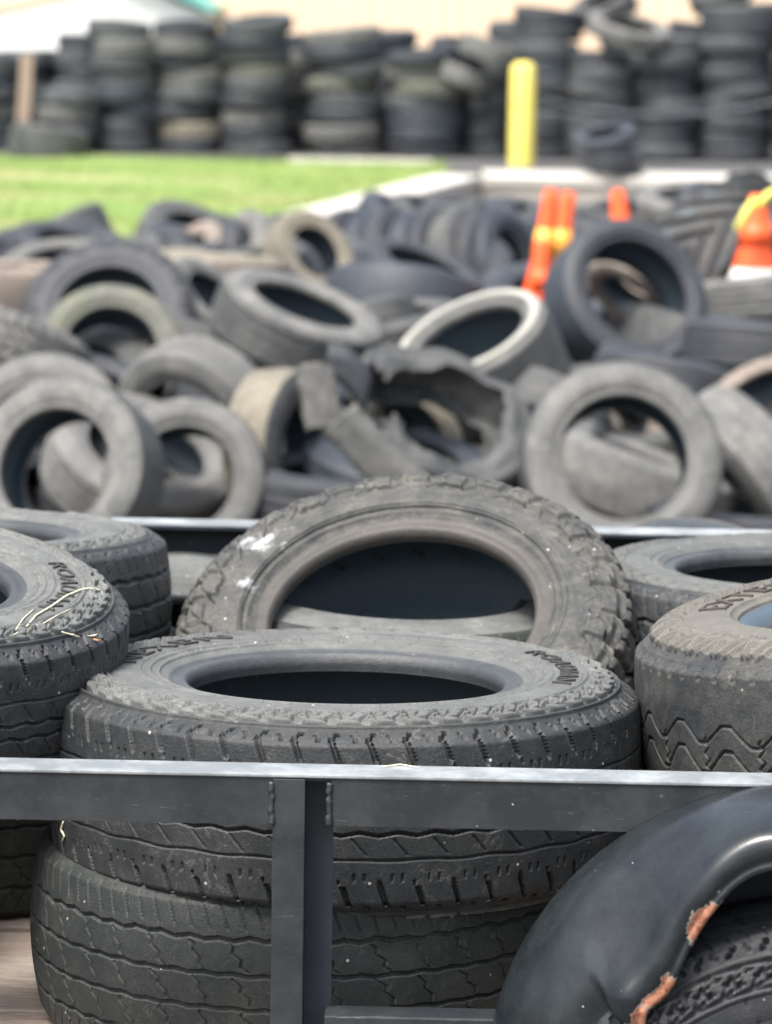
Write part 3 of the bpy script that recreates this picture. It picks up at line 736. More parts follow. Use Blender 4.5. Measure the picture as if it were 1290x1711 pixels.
heap('bald', 20, 485, 15.0, .62, (.0, .0, 1), 'pink', 'pink dusted tire lying flat against the left edge')
heap('street', 350, 520, 14.6, .5, (.6, -.3, .7), 'grey', 'pale edged tire standing right of the big dark tire')
heap('street', 655, 560, 14.6, .58, (-.2, -.1, 1), 'mid', 'crumpled grey tire behind the torn tire')
heap('knobby', 1085, 860, 12.0, .46, (.5, .4, .6), 'mid', 'brown tire seen through the upright grey tire')
heap('street', 985, 815, 12.0, .46, (.9, -.2, .2), 'mid', 'standing tire seen through the upright grey tire at its left')
heap('bald', 85, 860, 11.9, .5, (.5, -.4, .7), 'dark', 'dark tire seen inside the dusty leaning tire')
heap('bald', 1060, 480, 15.2, .42, (.5, .5, .7), 'pink', 'brownish tire seen through the blue black tipped up tire')
heap('bald', 120, 675, 13.4, .56, (.1, .1, 1), 'dark', 'dark tire lying under the mossy leaning tire')
heap('street', 610, 650, 13.4, .62, (.0, .1, 1), 'dark', 'dark tire lying flat behind the torn tire')
heap('truck', 760, 690, 12.9, .62, (.1, .1, 1), 'dark', 'dark tire lying under the white banded tire')
heap('street', 560, 830, 11.6, .62, (.05, -.05, 1), 'dark', 'dark tire lying flat on the ground below the torn tire')
heap('street', 800, 850, 11.6, .62, (.05, -.05, 1), 'dark', 'dark tire lying flat on the ground left of the upright grey tire')
heap('street', 1230, 890, 11.6, .62, (.05, -.05, 1), 'dark', 'dark tire lying flat on the ground under the speckled edge on tire')
heap('street', 200, 850, 12.1, .62, (.05, -.05, 1), 'dark', 'dark tire lying flat on the ground between the two leaning left tires')
for (kd, x, y, d_, D_, ax, mt, lb) in [
  ('street', 150, 700, 12.9, .60, (.2, -.5, .85), 'dark', 'dark tire in the gap between the mossy and arching tires'),
  ('bald', 415, 800, 12.2, .60, (-.3, -.2, .93), 'mid', 'grey tire low between the black holed and tan treaded tires'),
  ('truck', 590, 560, 14.6, .58, (-.3, .2, .9), 'mid', 'treaded tire right of the slot holed tire, partly under it'),
  ('street', 880, 660, 13.6, .56, (.3, .1, .95), 'mid', 'worn tire between the white banded and blue black tires'),
  ('bald', 700, 470, 17.0, .60, (.3, -.2, .9), 'dark', 'dark tire above the long flat one behind the white banded tire'),
  ('truck', 420, 460, 17.2, .60, (-.2, -.1, .95), 'mid', 'treaded tire lying flat before the row along the lawn'),
  ('bald', 590, 455, 17.6, .58, (.1, .2, .95), 'blue', 'blue black tire lying flat before the upright row'),
  ('truck', 1150, 590, 14.6, .60, (.4, .2, .9), 'mid', 'treaded tire lying right of the blue black tipped up tire'),
  ('bald', 60, 530, 15.6, .58, (-.2, .2, .95), 'dark', 'dark tire lying flat left of the big dark tipped back tire')]:
    heap(kd, x, y, d_, D_, ax, mt, lb)
ORDL = ['first', 'second', 'third', 'fourth', 'fifth', 'sixth', 'seventh', 'eighth', 'ninth', 'tenth']
rowA = [(10,432,'dark'), (95,440,'mid'), (150,425,'dark'), (212,425,'mid'), (262,422,'dark'), (310,412,'pink'), (352,415,'dark'), (400,412,'grey'), (442, 418, 'mid')]
for i, (x, y, mt) in enumerate(rowA):
    heap('bald' if i % 2 else 'truck', x + random.uniform(-7,7), y + (62 if i == 0 else 50) - i * 3 + random.uniform(-5,5), 19.6, .60, (-.62 + random.uniform(-.15,.15), -.40, .62 + random.uniform(-.25,.2)), mt, f'{ORDL[i]} tire from the left in the slouching row along the lawn', group='tires in the row along the lawn')
rowB = [(585,420,'dark'), (625,425,'blue'), (665,425,'dark'), (705,428,'blue'), (745,430,'dark'), (780,432,'mid'), (815,432,'dark'), (850,438,'blue')]
for i, (x, y, mt) in enumerate(rowB):
    heap('street' if i % 2 else 'truck', x + random.uniform(-7,7), y + 34 - i * 3 + random.uniform(-4,4), 18.6, .64, (.74, -.50 + random.uniform(-.15,.15), .25 + random.uniform(-.15,.25)), mt, f'{ORDL[i]} tire from the left in the upright row before the angled wall', group='tires in the upright row')
rowC = [(670,372,'blue'), (725,362,'mid'), (780,360,'dark'), (835,356,'mid'), (885, 362, 'blue')]
for i, (x, y, mt) in enumerate(rowC):
    heap('bald', x, y + 16 + random.uniform(-4,4), 21.6, .62, (.25 + random.uniform(-.3,.3), -.15, .9), mt, f'{ORDL[i]} tire from the left in the flat row at the foot of the angled wall', group='tires at the foot of the wall')
rowD = [(985,392,'mid'), (1040,372,'dark'), (1095,378,'mid'), (1150,360,'mid'), (1205,368,'dark'), (1260,452,'mid'), (1150, 345, 'grey')]
for i, (x, y, mt) in enumerate(rowD):
    heap('truck', x, y + 4, 22.0 + .25 * (i % 3), .66, (random.uniform(-.3,.3), -.2, 1), mt, f'{ORDL[i]} tire counted across the weathered patch behind the orange cones', group='tires behind the cones')
# filler layer under the heap, lying on the ground and on each other
cnt = 0
for j in range(14):
    y = 11.9 + j * .72
    half = .115 * y + .35
    n = int(2 * half / .70)
    for i in range(n + 1):
        x = -half + 2 * half * i / n + random.uniform(-.08, .08)
        if y > 21.4 and x < 0: continue
        zz = .30 if y < 13 else (.42 if y < 15 else .44)
        ax = (random.uniform(-.5, .5), random.uniform(-.6, .15), 1)
        heap(random.choice(['street', 'bald', 'truck']), Vector((x, y + random.uniform(-.1, .1), zz + random.uniform(-.02, .05))), 0, 0, random.uniform(.6, .68), ax,
             random.choice(['dark', 'mid', 'mid', 'blue', 'grey']), 'dark tire buried low in the heap, mostly covered by other tires', group='buried tires low in the heap'); cnt += 1
# white band of the whitewall: a ring on the upper sidewall of the low profile tyre
for r in [o for o in bpy.data.objects if o.get('label', '').startswith('smooth tire with a broad white')]:
    prof = catmull([(.219+.1*.74, .1185), (.219+.1*.58, .1205), (.219+.1*.42, .1195)], 8)
    X = np.stack([np.stack([np.cos(t) * prof[:, 0], np.sin(t) * prof[:, 0], prof[:, 1] + .0035], -1) for t in np.arange(120) / 120 * TAU])
    me = grid_mesh('white_band', X, H['white']); ob = bpy.data.objects.new('white_band', me); col.objects.link(ob)
    ob.parent = [c for c in r.children if c.name.startswith('sidewall')][0]

# torn tyre: an open ring of shredded tread with a flap folded up on the left
def torn():
    root = empty('torn_tire'); tag(root, 'shredded grey tire torn open, a flap standing up at its left', 'tire', 'tires in the loose heap')
    p = tyre_parts(R=.34, rr=.215, sw=.21, tw=.19, pat=pat_none, side=side_none, nth=300, nt_=40, ns=36, warp=.06, seed=8)
    rg = np.random.default_rng(3)
    for nm, X, mt, fl in (('tread', p['tread'], H['grey'], False), ('sidewall', p['sA'], H['mid'], False), ('sidewall', p['sB'], H['mid'], True)):
        me = grid_mesh(nm, X, mt, flip=fl)
        import bmesh
        bm = bmesh.new(); bm.from_mesh(me); kill = []
        for f in bm.faces:
            c = f.calc_center_median(); a = math.atan2(c.y, c.x); q = math.hypot(c.x, c.y)
            cut = a + .10 * math.sin(c.z * 60) + .06 * math.sin(q * 130)
            if 2.55 < cut or cut < -2.75: kill.append(f)
            elif nm == 'sidewall' and q < .228 + .03 * max(0, math.sin(a * 2.3)) + .006 * math.sin(a * 17 + 2 * math.sin(a * 3)): kill.append(f)
            elif nm == 'tread' and abs(c.z) > .065 + .02 * math.sin(a * 9) and math.sin(a * 4.1 + c.z * 30) > .72: kill.append(f)
        bmesh.ops.delete(bm, geom=kill, context='FACES')
        for v in bm.verts:
            a = math.atan2(v.co.y, v.co.x); v.co *= 1 + .02 * math.sin(a * 7) + .012 * math.sin(a * 13 + v.co.z * 20); v.co.z += .03 * math.sin(a * 2 + 1) + .012 * math.sin(a * 6)
        bm.to_mesh(me); bm.free()
        o = bpy.data.objects.new(nm, me); col.objects.link(o); o.parent = root
        o.modifiers.new('thick', 'SOLIDIFY').thickness = .009
    def strip(pts, wid, mt, name):
        A = catmull([tuple(p) for p, _ in pts], 44); W = np.stack([np.interp(np.linspace(0, len(pts) - 1, 44), range(len(pts)), [w_[c_] for _, w_ in pts]) for c_ in range(3)], 1); V = []; F = []; m_ = 11
        ph = rg.uniform(0, 6, 4)
        for i in range(44):
            e1 = .05 * math.sin(i * .33 + ph[0]) + .06 * math.sin(i * 2.3 + ph[1]) + rg.uniform(-.03, .03); e2 = .05 * math.sin(i * .27 + ph[2]) + .06 * math.sin(i * 2.9) + rg.uniform(-.03, .03)
            for j in range(m_):
                u = j / (m_ - 1) - .5; uu = u * (1 + (e1 if u < 0 else e2) * abs(2 * u) ** 3)
                rib = .003 * (1 if (i // 2) % 2 and abs(u) > .3 else 0) - .007 * (1 if abs(abs(u) - .2) < .05 else 0)
                V.append(Vector(A[i]) + Vector(W[i]) * (uu * wid) + Vector((0, 0, -.035 * (2 * u) ** 2 + rib)))
        for i in range(43):
            for j in range(m_ - 1): a = i * m_ + j; F.append((a, a + 1, a + m_ + 1, a + m_))
        o = mesh(name, V, F, mt, root, True); o.modifiers.new('thick', 'SOLIDIFY').thickness = .010
    return root, strip
tr, strip = torn()
orient(tr, P(725, 715, 11.7), (.36, -.55, .76), R_(20)); tr.scale = (.93, .93, .93)
bpy.context.view_layer.update()
inv = tr.matrix_world.inverted()
def L_(px, py, d): return tuple(inv @ P(px, py, d))
def Wv(v): return tuple(inv.to_3x3() @ Vector(v))
strip([(L_(575, 690, 11.0), Wv((.7, 0, .5))), (L_(610, 730, 11.0), Wv((.7, 0, .5))), (L_(655, 775, 11.0), Wv((.7, 0, .5))), (L_(700, 815, 11.0), Wv((.7, 0, .5)))], .15, H['grey'], 'tread_strip')
strip([(L_(532, 605, 11.05), Wv((.9, .1, -.1))), (L_(538, 645, 11.05), Wv((.9, .1, -.1))), (L_(545, 690, 11.05), Wv((.9, .1, -.1))), (L_(548, 712, 11.05), Wv((.9, .1, -.1)))], .125, H['grey'], 'torn_flap')
strip([(L_(548, 592, 11.12), Wv((.2, .3, 1))), (L_(585, 605, 11.12), Wv((.2, .3, 1))), (L_(612, 640, 11.12), Wv((.3, .3, 1))), (L_(600, 690, 11.12), Wv((.5, .3, .6)))], .10, H['dark'], 'torn_flap')

# ------------------------------------------------------------------ cones
def cone(px, py_top, d, hgt, label, lean=(0, 0, 1), band=M['amber'], lower=None, base=True, rad=.13):
    root = empty('traffic_cone', tuple(P(px, py_top, d) - Vector(lean).normalized() * hgt)); tag(root, label, 'traffic cone')
    a = Vector(lean).normalized(); root.rotation_mode = 'QUATERNION'; root.rotation_quaternion = Vector((0, 0, 1)).rotation_difference(a)
    MB().lathe([(rad, .03), (rad * .62, hgt * .45), (.036, hgt * .97), (.03, hgt), (.02, hgt), (.018, hgt * .95)], n=28).build('cone_body', M['orange'], root, True)
    r1 = rad * .62 + .006; 
    MB().lathe([(rad*.60, hgt * .48), (rad*.62+.006, hgt*.481), (rad * .42 + .012, hgt * .70), (rad*.40, hgt * .701)], n=28).build('reflective_collar', band, root, True)
    if lower: MB().lathe([(rad + .004, .031), (rad * .82+.002, hgt * .24), (rad*.8, hgt*.241)], n=28).build('lower_band', lower, root, True)
    if base: MB().box(-rad*1.4, rad*1.4, -rad*1.4, rad*1.4, 0, .03).build('base', M['orange'], root, bevel=.01)
    return root
cone(922, 318, 16.6, .60, 'orange cone with amber collar, left of the close pair', (.10, -.05, 1), rad=.085)
cone(951, 322, 17.3, .60, 'orange cone with amber collar, right of the close pair', (.14, 0, 1), rad=.08)
cone(906, 402, 15.6, .42, 'narrow orange marker post standing below the close pair of cones', (.04, 0, 1), base=True, rad=.052, band=M['orange'])
cone(1032, 318, 17.8, .55, 'single orange cone with a lime mark behind the blue black tire', (-.12, 0, 1), band=M['lime'], rad=.1)
cone(1266, 326, 15.6, .42, 'orange cone with white foot and lime tapes at the right edge', (0, 0, 1), band=M['orange'], lower=M['offwhite'], rad=.12)
for (a, b, lb) in (((1232, 385), (1262, 335), 'lime tape hanging down left of the white footed cone'), ((1268, 345), (1300, 318), 'lime tape rising right of the white footed cone')):
    p, q = P(*a, 15.4), P(*b, 15.45)
    tag(MB().tube([p, (p + q) / 2 + Vector((0, 0, .015)), q], .018, 8).build('plastic_tape', M['lime'], smooth=True), lb, 'tape')

# ------------------------------------------------------------------ trailer
RZ = 1.0; BZ = .55
pL, pR = PZ(0, 1283, RZ), PZ(1290, 1309, RZ)           # outer top edge of the near rail
tr_dir = (pR - pL); yaw = math.atan2(tr_dir.y, tr_dir.x)
org = pL + (pR - pL) * .5
T = empty('utility_trailer', (org.x, org.y, GZ)); T.rotation_euler.z = yaw
tag(T, 'black steel utility trailer loaded with tires, plank deck and rusty fender', 'trailer')
TM = Matrix.Translation((org.x, org.y, GZ)) @ Matrix.Rotation(yaw, 4, 'Z'); TI = TM.inverted()
def tl(v): return TI @ v
z1 = RZ - GZ; XA, XB = -1.75, 1.35; WID = (tl(PZ(645, 874, RZ))).y
FL = .062
# near rail: angle iron, flange on top reaching inwards; the worn top skin, its sky sheen partly coloured in, is a part of its own

MB().box(XA, XB, -.0015, FL, z1 - .0045, z1).build('rail_top_skin', M['worn_lit_top'], T, bevel=.0012)
MB().box(XA, XB, WID, WID + .006, z1 - .064, z1 - .0045).box(XA, XB, WID - FL, WID, z1 - .0095, z1 - .0045).build('side_rail', M['paint_shaded'], T)
MB().box(XA, XB, WID - FL, WID + .008, z1 - .0045, z1).build('rail_top_skin', M['worn_lit_top'], T, bevel=.0012)
zb = BZ - GZ
# posts
def px_x(px, py, yl):      # local x at a pixel on the plane y = yl
    a = tl(CAM); b = tl(CAM + ray(px, py)); t = (yl - a.y) / (b.y - a.y); return a.x + (b.x - a.x) * t
x0 = px_x(455, 1400, -.001); x1 = px_x(509, 1400, -.001); x2 = px_x(557, 1400, .04)
MB().box(XA, x0 + .001, .001, .006, z1 - .064, z1 - .0045).box(x2 - .002, XB, .001, .006, z1 - .064, z1 - .0045).box(XA, XB, .0061, FL, z1 - .0095, z1 - .0045).build('side_rail', M['paint'], T)
p_ = MB().box(x0, x1, -.001, .0045, zb - .1, z1 - .006); p_.build('post', M['paint'], T, bevel=.001)
MB().box(x1 - .006, x1 - .0005, .0046, .045, zb - .1, z1 - .01).box(x1 - .003, x2, .040, .046, zb - .1, z1 - .012).build('post_web', M['paint_shaded'], T)  # recessed leg, its shade put into the paint colour
# weld beads
rg = random.Random(4)
for (xx, yy) in ((x0 - .0012, .0), (x2 - .004, .0005)):
    pts = [(xx + rg.uniform(-.0012, .0012), yy, z1 - .010 - k * .0028) for k in range(20)]
    MB().tube(pts, [.0030 + rg.uniform(0, .0018) for _ in pts], 7).build('weld_bead', M['paint'], T, True)
for xx in (-1.1, 1.25):
    MB().box(xx, xx + .05, -.001, .005, zb - .1, z1 - .006).box(xx + .045, xx + .05, .005, .05, zb - .1, z1 - .01).build('post', M['paint'], T, bevel=.001)
for xx in (-1.1, -.55, .75, 1.25):
    MB().box(xx, xx + .05, WID + .001, WID + .0055, zb - .1, z1 - .006).box(xx + .045, xx + .05, WID - .045, WID, zb - .1, z1 - .01).build('post', M['paint_shaded'], T)
# end frames
for xe in (XA, XB):
    MB().box(xe - .05, xe, 0, WID, z1 - .055, z1 - .006).box(xe - .05, xe, 0, .05, zb - .1, z1 - .055).box(xe - .05, xe, WID - .05, WID, zb - .1, z1 - .055).build('end_frame', M['paint'], T)
# main frame below the deck and the short bracket bar between post and fender
MB().box(XA, XB, .006, .05, zb - .14, zb - .045).box(XA, XB, WID - .05, WID - .006, zb - .14, zb - .045).build('chassis', M['paint_shaded'], T)
zbar = (TI @ P(600, 1697, (TM @ Vector((0, .0, 0))).y)).z
MB().box(x2 + .001 - .008, px_x(850, 1705, 0), -.002, .046, zbar - .06, zbar).build('bracket_bar', M['paint'], T, bevel=.002)
# deck planks
mb = MB(); y = .055; k = 0
while y < WID - .06:
    wv = .138; mb.box(XA, XB, y, min(y + wv, WID - .055), zb - .038 - .002 * (k % 3), zb - .002 * (k % 3)); y += wv + .007; k += 1
mb.build('deck', M['wood'], T, bevel=.003)
# drawbar to the left, for other viewpoints
MB().box(XA - 1.2, XA - .05, WID / 2 - .04, WID / 2 + .04, zb - .14, zb - .06).build('drawbar', M['paint'], T, bevel=.004)
# fender: arc swept shell
fc = tl(P(1322, 1808, (TM @ Vector((.5, 0, 0))).y)); FR = .377
def fender_mat():
    def rust(n, c, r):
        at = n.n('ShaderNodeAttribute', attribute_name='lip')
        k = n.math('ADD', at.outputs['Fac'], n.math('MULTIPLY', n.math('SUBTRACT', n.noise(42, 6, .7), .5), 1.5))
        f = n.ramp(k, [(.80, 0), (.86, 1)])
        rc = n.mix(n.ramp(n.noise(120, 6, .8), [(.35, 0), (.65, 1)]), (.13,.04,.02), (.48,.23,.14))
        edge = n.ramp(k, [(.74, 0), (.79, 1), ]) 
        c2 = n.mix(n.math('MULTIPLY', edge, .55), c, (.42,.38,.34))
        at2 = n.n('ShaderNodeAttribute', attribute_name='painted_sheen')
        k2 = n.math('ADD', at2.outputs['Fac'], n.math('MULTIPLY', n.math('SUBTRACT', n.noise(30, 5, .7), .5), .35))
        c2 = n.mix(n.math('MULTIPLY', n.ramp(k2, [(.45, 0), (.7, 1)]), .35), c2, (.045,.052,.062))  # reflection beside the dent, painted into the base colour
        return n.mix(f, c2, rc), n.mix(f, r, (.9,.9,.9))
    return paint('glossy_black_fender_paint', (.008,.011,.014), .13, dust=(.06,.075,.075), amt=.35, rust=rust, scr=False)
M['fender'] = fender_mat()
def fender(side=1, nm='fender'):
    prof = [(0, 0), (.05, .002), (.10, .002), (.15, -.002), (.178, -.008)] + [(.178 + .020 * math.sin(a), -.030 + .020 * math.cos(a)) for a in np.linspace(.5, 1.45, 6)]
    prof += [(.199, -.038), (.1945, -.044), (.199, -.052), (.195, -.058)]
    prof = catmull(prof, 46); na = 260; X = np.zeros((na, 46, 3)); lip = np.zeros((na, 46)); sheen = np.zeros((na, 46))
    for i, t in enumerate(np.linspace(R_(-12), R_(192), na)):
        a = R_(180) - t                     # from right (0) over the top to left; a = angle from +x
        ang = t
        for j, (yy, rr) in enumerate(prof):
            s = j / 45; deg = math.degrees(ang)
            sk = sm(s, .62, 1.0); drop = .085 * float(sm(abs(deg - 90), 8, 48)) * float(sm(s, .0, .80)) ** 2.0
            k = math.exp(-((deg - 153) / 5.5) ** 2) - .25 * math.exp(-((deg - 143) / 3.5) ** 2)          # dented part low on the left side
            fold = float(sm(deg - 3 * math.sin(s * 9), 146.5, 148.5) * (1 - sm(deg, 162, 169)) * sm(s, .60, .72)); rad = FR + rr - drop - .018 * k * sk - .020 * fold
            y_ = yy - .012 * k * sk - .010 * fold + .003 * math.exp(-((deg - 120) / 6) ** 2 - ((s - .4) / .2) ** 2) - .004 * math.exp(-((deg - 131) / 5) ** 2 - ((s - .7) / .12) ** 2) + .002 * math.sin(deg * .35) * sk
            X[i, j] = (fc.x + rad * math.cos(ang), -side * y_, fc.z + rad * math.sin(ang))
            le = sm(s, .80, .97)
            reg = max(math.exp(-((deg - 150) / 6.5) ** 2), .9 * math.exp(-((deg - 171) / 9) ** 2), .75 * math.exp(-((deg - 118) / 6) ** 2), .55 * math.exp(-((deg - 88) / 5) ** 2), .62*math.exp(-((deg - 136) / 7) ** 2))
            lip[i, j] = le * (.54 + .80 * reg) + .35 * math.exp(-((deg - 147 - 3 * math.sin(s * 9)) / 1.2) ** 2) * float(sm(s, .62, .8))
            sheen[i, j] = .8 * math.exp(-((deg - 143 - 30 * (s - .6)) / 5.0) ** 2 - ((s - .60) / .13) ** 2) + .5 * math.exp(-((deg - 118) / 22) ** 2 - ((s - .72) / .05) ** 2)  # mask of the painted reflection
    me = grid_mesh('fender', X, M['fender'], closed_u=False, flip=(side < 0))
    for nm_, arr in (('lip', lip), ('painted_sheen', sheen)):
        at = me.attributes.new(nm_, 'FLOAT', 'POINT'); at.data.foreach_set('value', arr.reshape(-1).astype(np.float32))
    o = bpy.data.objects.new('fender', me); col.objects.link(o); o.parent = T
    s = o.modifiers.new('thick', 'SOLIDIFY'); s.thickness = .0025; s.offset = -1
    return o
fender(1); f2 = fender(-1); f2.location.y = WID + .006
# wheels
def wheel(yc, sgn):
    wr = empty('wheel', (fc.x + .02, yc, .0 + .36), T)
    wr.rotation_euler = (R_(90) * sgn, 0, 0)
    p = tyre_parts(R=.36, rr=.20, sw=.205, tw=.165, pat=pat_ribs, side=side_at, nth=900, nt_=70, ns=70)
    for nm, X, mt, fl in (('tread', p['tread'], M['wheel'], False), ('sidewall', p['sA'], M['wheel'], False), ('sidewall', p['sB'], M['wheel'], True)):
        o = bpy.data.objects.new(nm, grid_mesh(nm, X, mt, flip=fl)); col.objects.link(o); o.parent = wr
    MB().lathe([(.203, .085), (.195, .075), (.19, .02), (.12, .03), (.07, .05), (.0, .05)], n=48).build('rim', M['steel'], wr, True)
wheel(-.085, 1); wheel(WID + .095, -1)
# inner wheel housing wall so the trailer side is closed above the wheel
ga = [R_(a) for a in range(0, 181, 6)]; gp = [(fc.x + (FR - .004) * math.cos(a), fc.z + (FR - .004) * math.sin(a)) for a in ga]
gp = [p for p in gp if p[1] < z1 - .07] ; gp = [(gp[0][0], zb - .12)] + gp + [(gp[-1][0], zb - .12)]; k_ = len(gp)
MB().add([(a, .012, b) for a, b in gp] + [(a, .016, b) for a, b in gp], [tuple(range(k_)), tuple(range(k_, 2 * k_))[::-1]] + [(i, (i + 1) % k_, k_ + (i + 1) % k_, k_ + i) for i in range(k_)]).build('wheel_guard', M['paint_shaded'], T)

# ------------------------------------------------------------------ the load in the trailer
def top_z(px, py, d): return P(px, py, d).z
DN = 4.80
nx_ = P(578, 1150, DN)
AT = dict(R=.389, rr=.206, sw=.262, tw=.206, pat=pat_at, side=side_at, nth=1500, nt_=150, ns=150, crown=.005, bulge=.016)
nroot, npf = build_tyre('tire', AT, (M['tread_near'], M['side_near'], M['bead'], M['liner']), split_bead=True, shoulder=True)
NZ = .893
orient(nroot, (nx_.x, DN, NZ), (0.0, .022, 1), 0); nroot.scale = (1.05, 1.05, 1.02)
tag(nroot, 'dusty all terrain tire lying flat behind the near rail post, lettered sidewall up', 'tire', 'tires loaded in the trailer')
sw_ = bpy.data.objects[nroot['sw']]; del nroot['sw']
Rn = AT['R']
lettering('NEXEN', Rn, .713 * Rn, .793 * Rn, R_(178), M['letter_dark'], sw_, npf['prof'], wscale=1.7, spacing=1.2)
lettering('ROADIAN', Rn, .72 * Rn, .785 * Rn, R_(32), M['letter_dark'], sw_, npf['prof'], wscale=1.45, spacing=1.15)
def copy_tree(o, parent=None):
    c = o.copy(); col.objects.link(c)
    if parent: c.parent = parent
    for ch in o.children: copy_tree(ch, c)
    return c
# left tyre, leaning towards us
lroot = copy_tree(nroot)
tag(lroot, 'all terrain tire tipped towards us at the left edge, straw lying on it')
dl = 4.86; lp = P(-218, 940, dl) - Vector((.12, -.10, 1)).normalized() * .125
orient(lroot, (lp.x, dl, lp.z), (.12, -.10, 1), R_(-4)); lroot.scale = (.955, .955, .955)
# tyre 2 under the first
HW = dict(R=.385, rr=.22, sw=.262, tw=.226, pat=pat_ribs, side=side_plain, nth=1400, nt_=170, ns=70, crown=.014, bulge=.016)
hroot, _ = build_tyre('tire', HW, (M['tread_green'], M['side_near'], M['bead'], M['liner']), split_bead=True, shoulder=True); del hroot['sw']
hp = P(520, 1500, 4.80)
orient(hroot, (P(517, 1500, 4.80).x, 4.79, BZ + .131), (-.01, -.01, 1), .3)
tag(hroot, 'greenish wavy grooved tire on the deck under the lettered flat tire', 'tire', 'tires loaded in the trailer')
# right tyre: bald, muddy, zigzag shoulder
BR = dict(R=.40, rr=.205, sw=.315, tw=.245, pat=pat_bald, side=side_zig, nth=1300, nt_=150, ns=130, crown=.008, bulge=.03)
broot, bpf = build_tyre('tire', BR, (M['tread_mud'], M['side_brown'], M['bead'], M['liner']), split_bead=True, shoulder=True)
dr = 4.82; bp = P(1532, 1010, dr) - Vector((-.13, .03, 1)).normalized() * .145
orient(broot, bp, (-.13, .03, 1), R_(0))
tag(broot, 'bald muddy wide tire with zigzag shoulder blocks at the right edge', 'tire', 'tires loaded in the trailer')
lettering('EXTERRA', .40, .665 * .40, .765 * .40, R_(166), M['letter_brown'], bpf and bpy.data.objects[broot['sw']], bpf['prof'], wscale=1.25, spacing=1.15); del broot['sw']
# knobby tyre, tilted up behind
KN = dict(R=.368, rr=.207, sw=.25, tw=.205, pat=pat_knob, side=side_knob, nth=1000, nt_=110, ns=120, crown=.012, bulge=.02)
kroot, _ = build_tyre('tire', KN, (M['knob'], M['knob'], M['bead_tan'], M['liner']), split_bead=True); del kroot['sw']
dk = 5.50; kp = P(683, 1112, dk)
orient(kroot, (kp.x, dk, kp.z), (-.12, -.50, .85), R_(0))
tag(kroot, 'big knobby mud tire propped up facing us with white droppings on it', 'tire', 'tires loaded in the trailer')
# shared types for the rest of the load
ld_s = dict(R=.375, rr=.215, sw=.25, tw=.215, pat=pat_ribs, side=side_at, nth=800, nt_=90, ns=90, crown=.010)
sroot, _ = build_tyre('tire', ld_s, (M['tread_near'], M['side_near'], M['bead'], M['liner']), split_bead=True, shoulder=True); del sroot['sw']
bl = P(-140, 882, 5.66) ; orient(sroot, bl - Vector((0,0,.125)), (0, .05, 1), .4); sroot.scale = (1.1, 1.1, 1.0)
tag(sroot, 'pale topped flat tire behind the tipped lettered tire at left', 'tire', 'tires loaded in the trailer')
def load(px, d, z, axis, label, src=sroot, sc_=1.0, spin=None):
    r = copy_tree(src); x = P(px, 1000, d).x
    orient(r, (x, d, z), axis, random.uniform(0, 6) if spin is None else spin); r.scale = (sc_, sc_, sc_); return tag(r, label)
load(1352, 5.68, P(1352, 948, 5.68).z - .118, (.0, .01, 1), 'grey flat tire with a bright bead between knobby tire and far rail at right')
load(300, 5.98, .735, (.05, -.55, .83), 'small dark tire sunk against the far rail left of the knobby tire', hroot, .78)
load(-540, 5.0, BZ + .125, (0, 0, 1), 'dark tire on the deck under the tipped lettered tire', hroot)
load(-530, 4.98, BZ + .34, (0.03, -.03, 1), 'middle tire of the stack under the tipped lettered tire', sroot, .9)
load(-95, 5.56, BZ + .125, (0, 0, 1), 'tire on the deck below the pale topped flat tire', hroot)
load(1530, 4.86, BZ + .125, (0, 0, 1), 'tire on the deck under the bald muddy tire', hroot)
load(1330, 5.75, BZ + .125, (0, 0, 1), 'tire on the deck below the grey flat tire at right', hroot)
load(640, 5.72, BZ + .125, (0, 0, 1), 'tire on the deck under the knobby mud tire', hroot)
load(660, 5.78, BZ + .315, (0.03, -.06, 1), 'smooth dark tire seen through the hole of the knobby tire', hroot, .9)
load(-70, 5.66, .795, (0.02, .02, 1), 'tire in the middle of the stack at the far left corner', sroot, 1.02)
load(1340, 5.70, .78, (0.02, .02, 1), 'tire in the middle of the stack at the far right corner', hroot, 1.0)

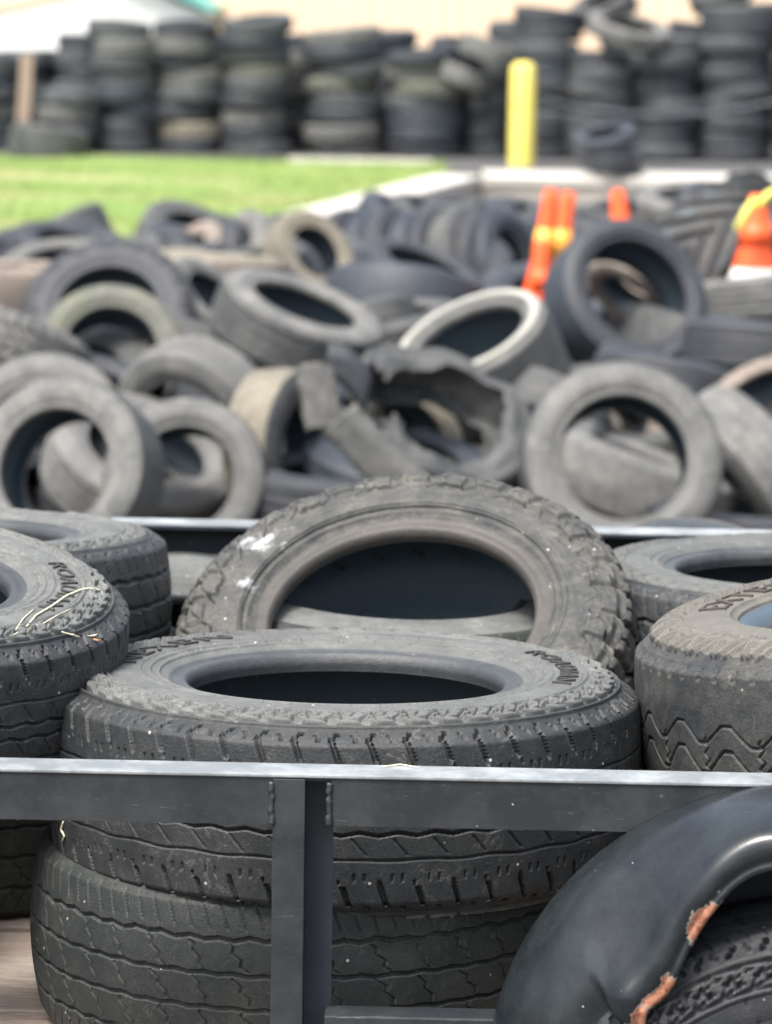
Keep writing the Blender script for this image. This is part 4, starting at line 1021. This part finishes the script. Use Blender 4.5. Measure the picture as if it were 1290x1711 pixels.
# debris: straws and leaves laid on whatever the sight line meets
bpy.context.view_layer.update()
_dg = bpy.context.evaluated_depsgraph_get()
def onto(px, py, lift=.002):
    ok, loc, nrm, *_ = sc.ray_cast(_dg, CAM, ray(px, py)); return loc + nrm * lift if ok else None
def straw(pts, r, label):
    q = [p for p in (onto(*p) for p in pts) if p is not None]
    if len(q) < 2: return
    q2 = []
    for a, b in zip(q, q[1:]): q2 += [a.lerp(b, t / 4) for t in range(4)]
    q2.append(q[-1]); rr = [r * (1 - .6 * abs(i / (len(q2) - 1) - .4)) for i in range(len(q2))]
    tag(MB().tube(q2, rr, 6).build('dry_straw', M['straw'], smooth=True), label, 'straw', 'straws fallen on the tires')
straw([(42, 1046), (60, 1030), (85, 1012), (110, 998), (133, 988), (150, 984), (166, 986)], .0017, 'longest bleached straw curving over the lettering of the tipped left tire')
straw([(22, 1062), (45, 1050), (72, 1040), (95, 1030), (118, 1016)], .0010, 'thin straw running below the longest one on the tipped left tire')
straw([(28, 1054), (38, 1036), (56, 1020)], .0011, 'short straw crossing the thin one near the left tire hole')
straw([(101, 1055), (116, 1060), (132, 1066)], .0012, 'small straw on the shoulder blocks of the tipped left tire')
straw([(108, 1372), (104, 1385), (110, 1396), (106, 1404)], .0016, 'crooked straw wedged between the two stacked tires behind the post')
straw([(640, 1283), (668, 1279), (700, 1284)], .0009, 'fine pale strand lying on the near rail top')
def leaf(px, py, w, label, mt='leaf'):
    c = onto(px, py, .003)
    if c is None: return
    V = []; F = []; a0 = random.uniform(0, 3)
    for i in range(9):
        t = i / 8 * 2 - 1; wd = w * .35 * (1 - t * t)
        for s_ in (-1, 0, 1):
            x, y = t * w, s_ * wd; V.append((c.x + x * math.cos(a0) - y * math.sin(a0), c.y + x * math.sin(a0) + y * math.cos(a0), c.z + .25 * abs(y) + .3 * w * t * t))
    for i in range(8):
        for j in range(2): a = i * 3 + j; F.append((a, a + 1, a + 4, a + 3))
    o = mesh('dry_leaf', V, F, M[mt], None, True); o.modifiers.new('thick', 'SOLIDIFY').thickness = .0006
    tag(o, label, 'leaf', 'bits of leaf on the tires')
leaf(160, 1073, .010, 'pale brown leaf scrap on the shoulder of the tipped left tire')
leaf(153, 1064, .009, 'cream leaf scrap just above the brown one on the left tire', 'straw')
leaf(118, 1060, .007, 'yellowish scrap beside the ring line of the tipped left tire', 'straw')
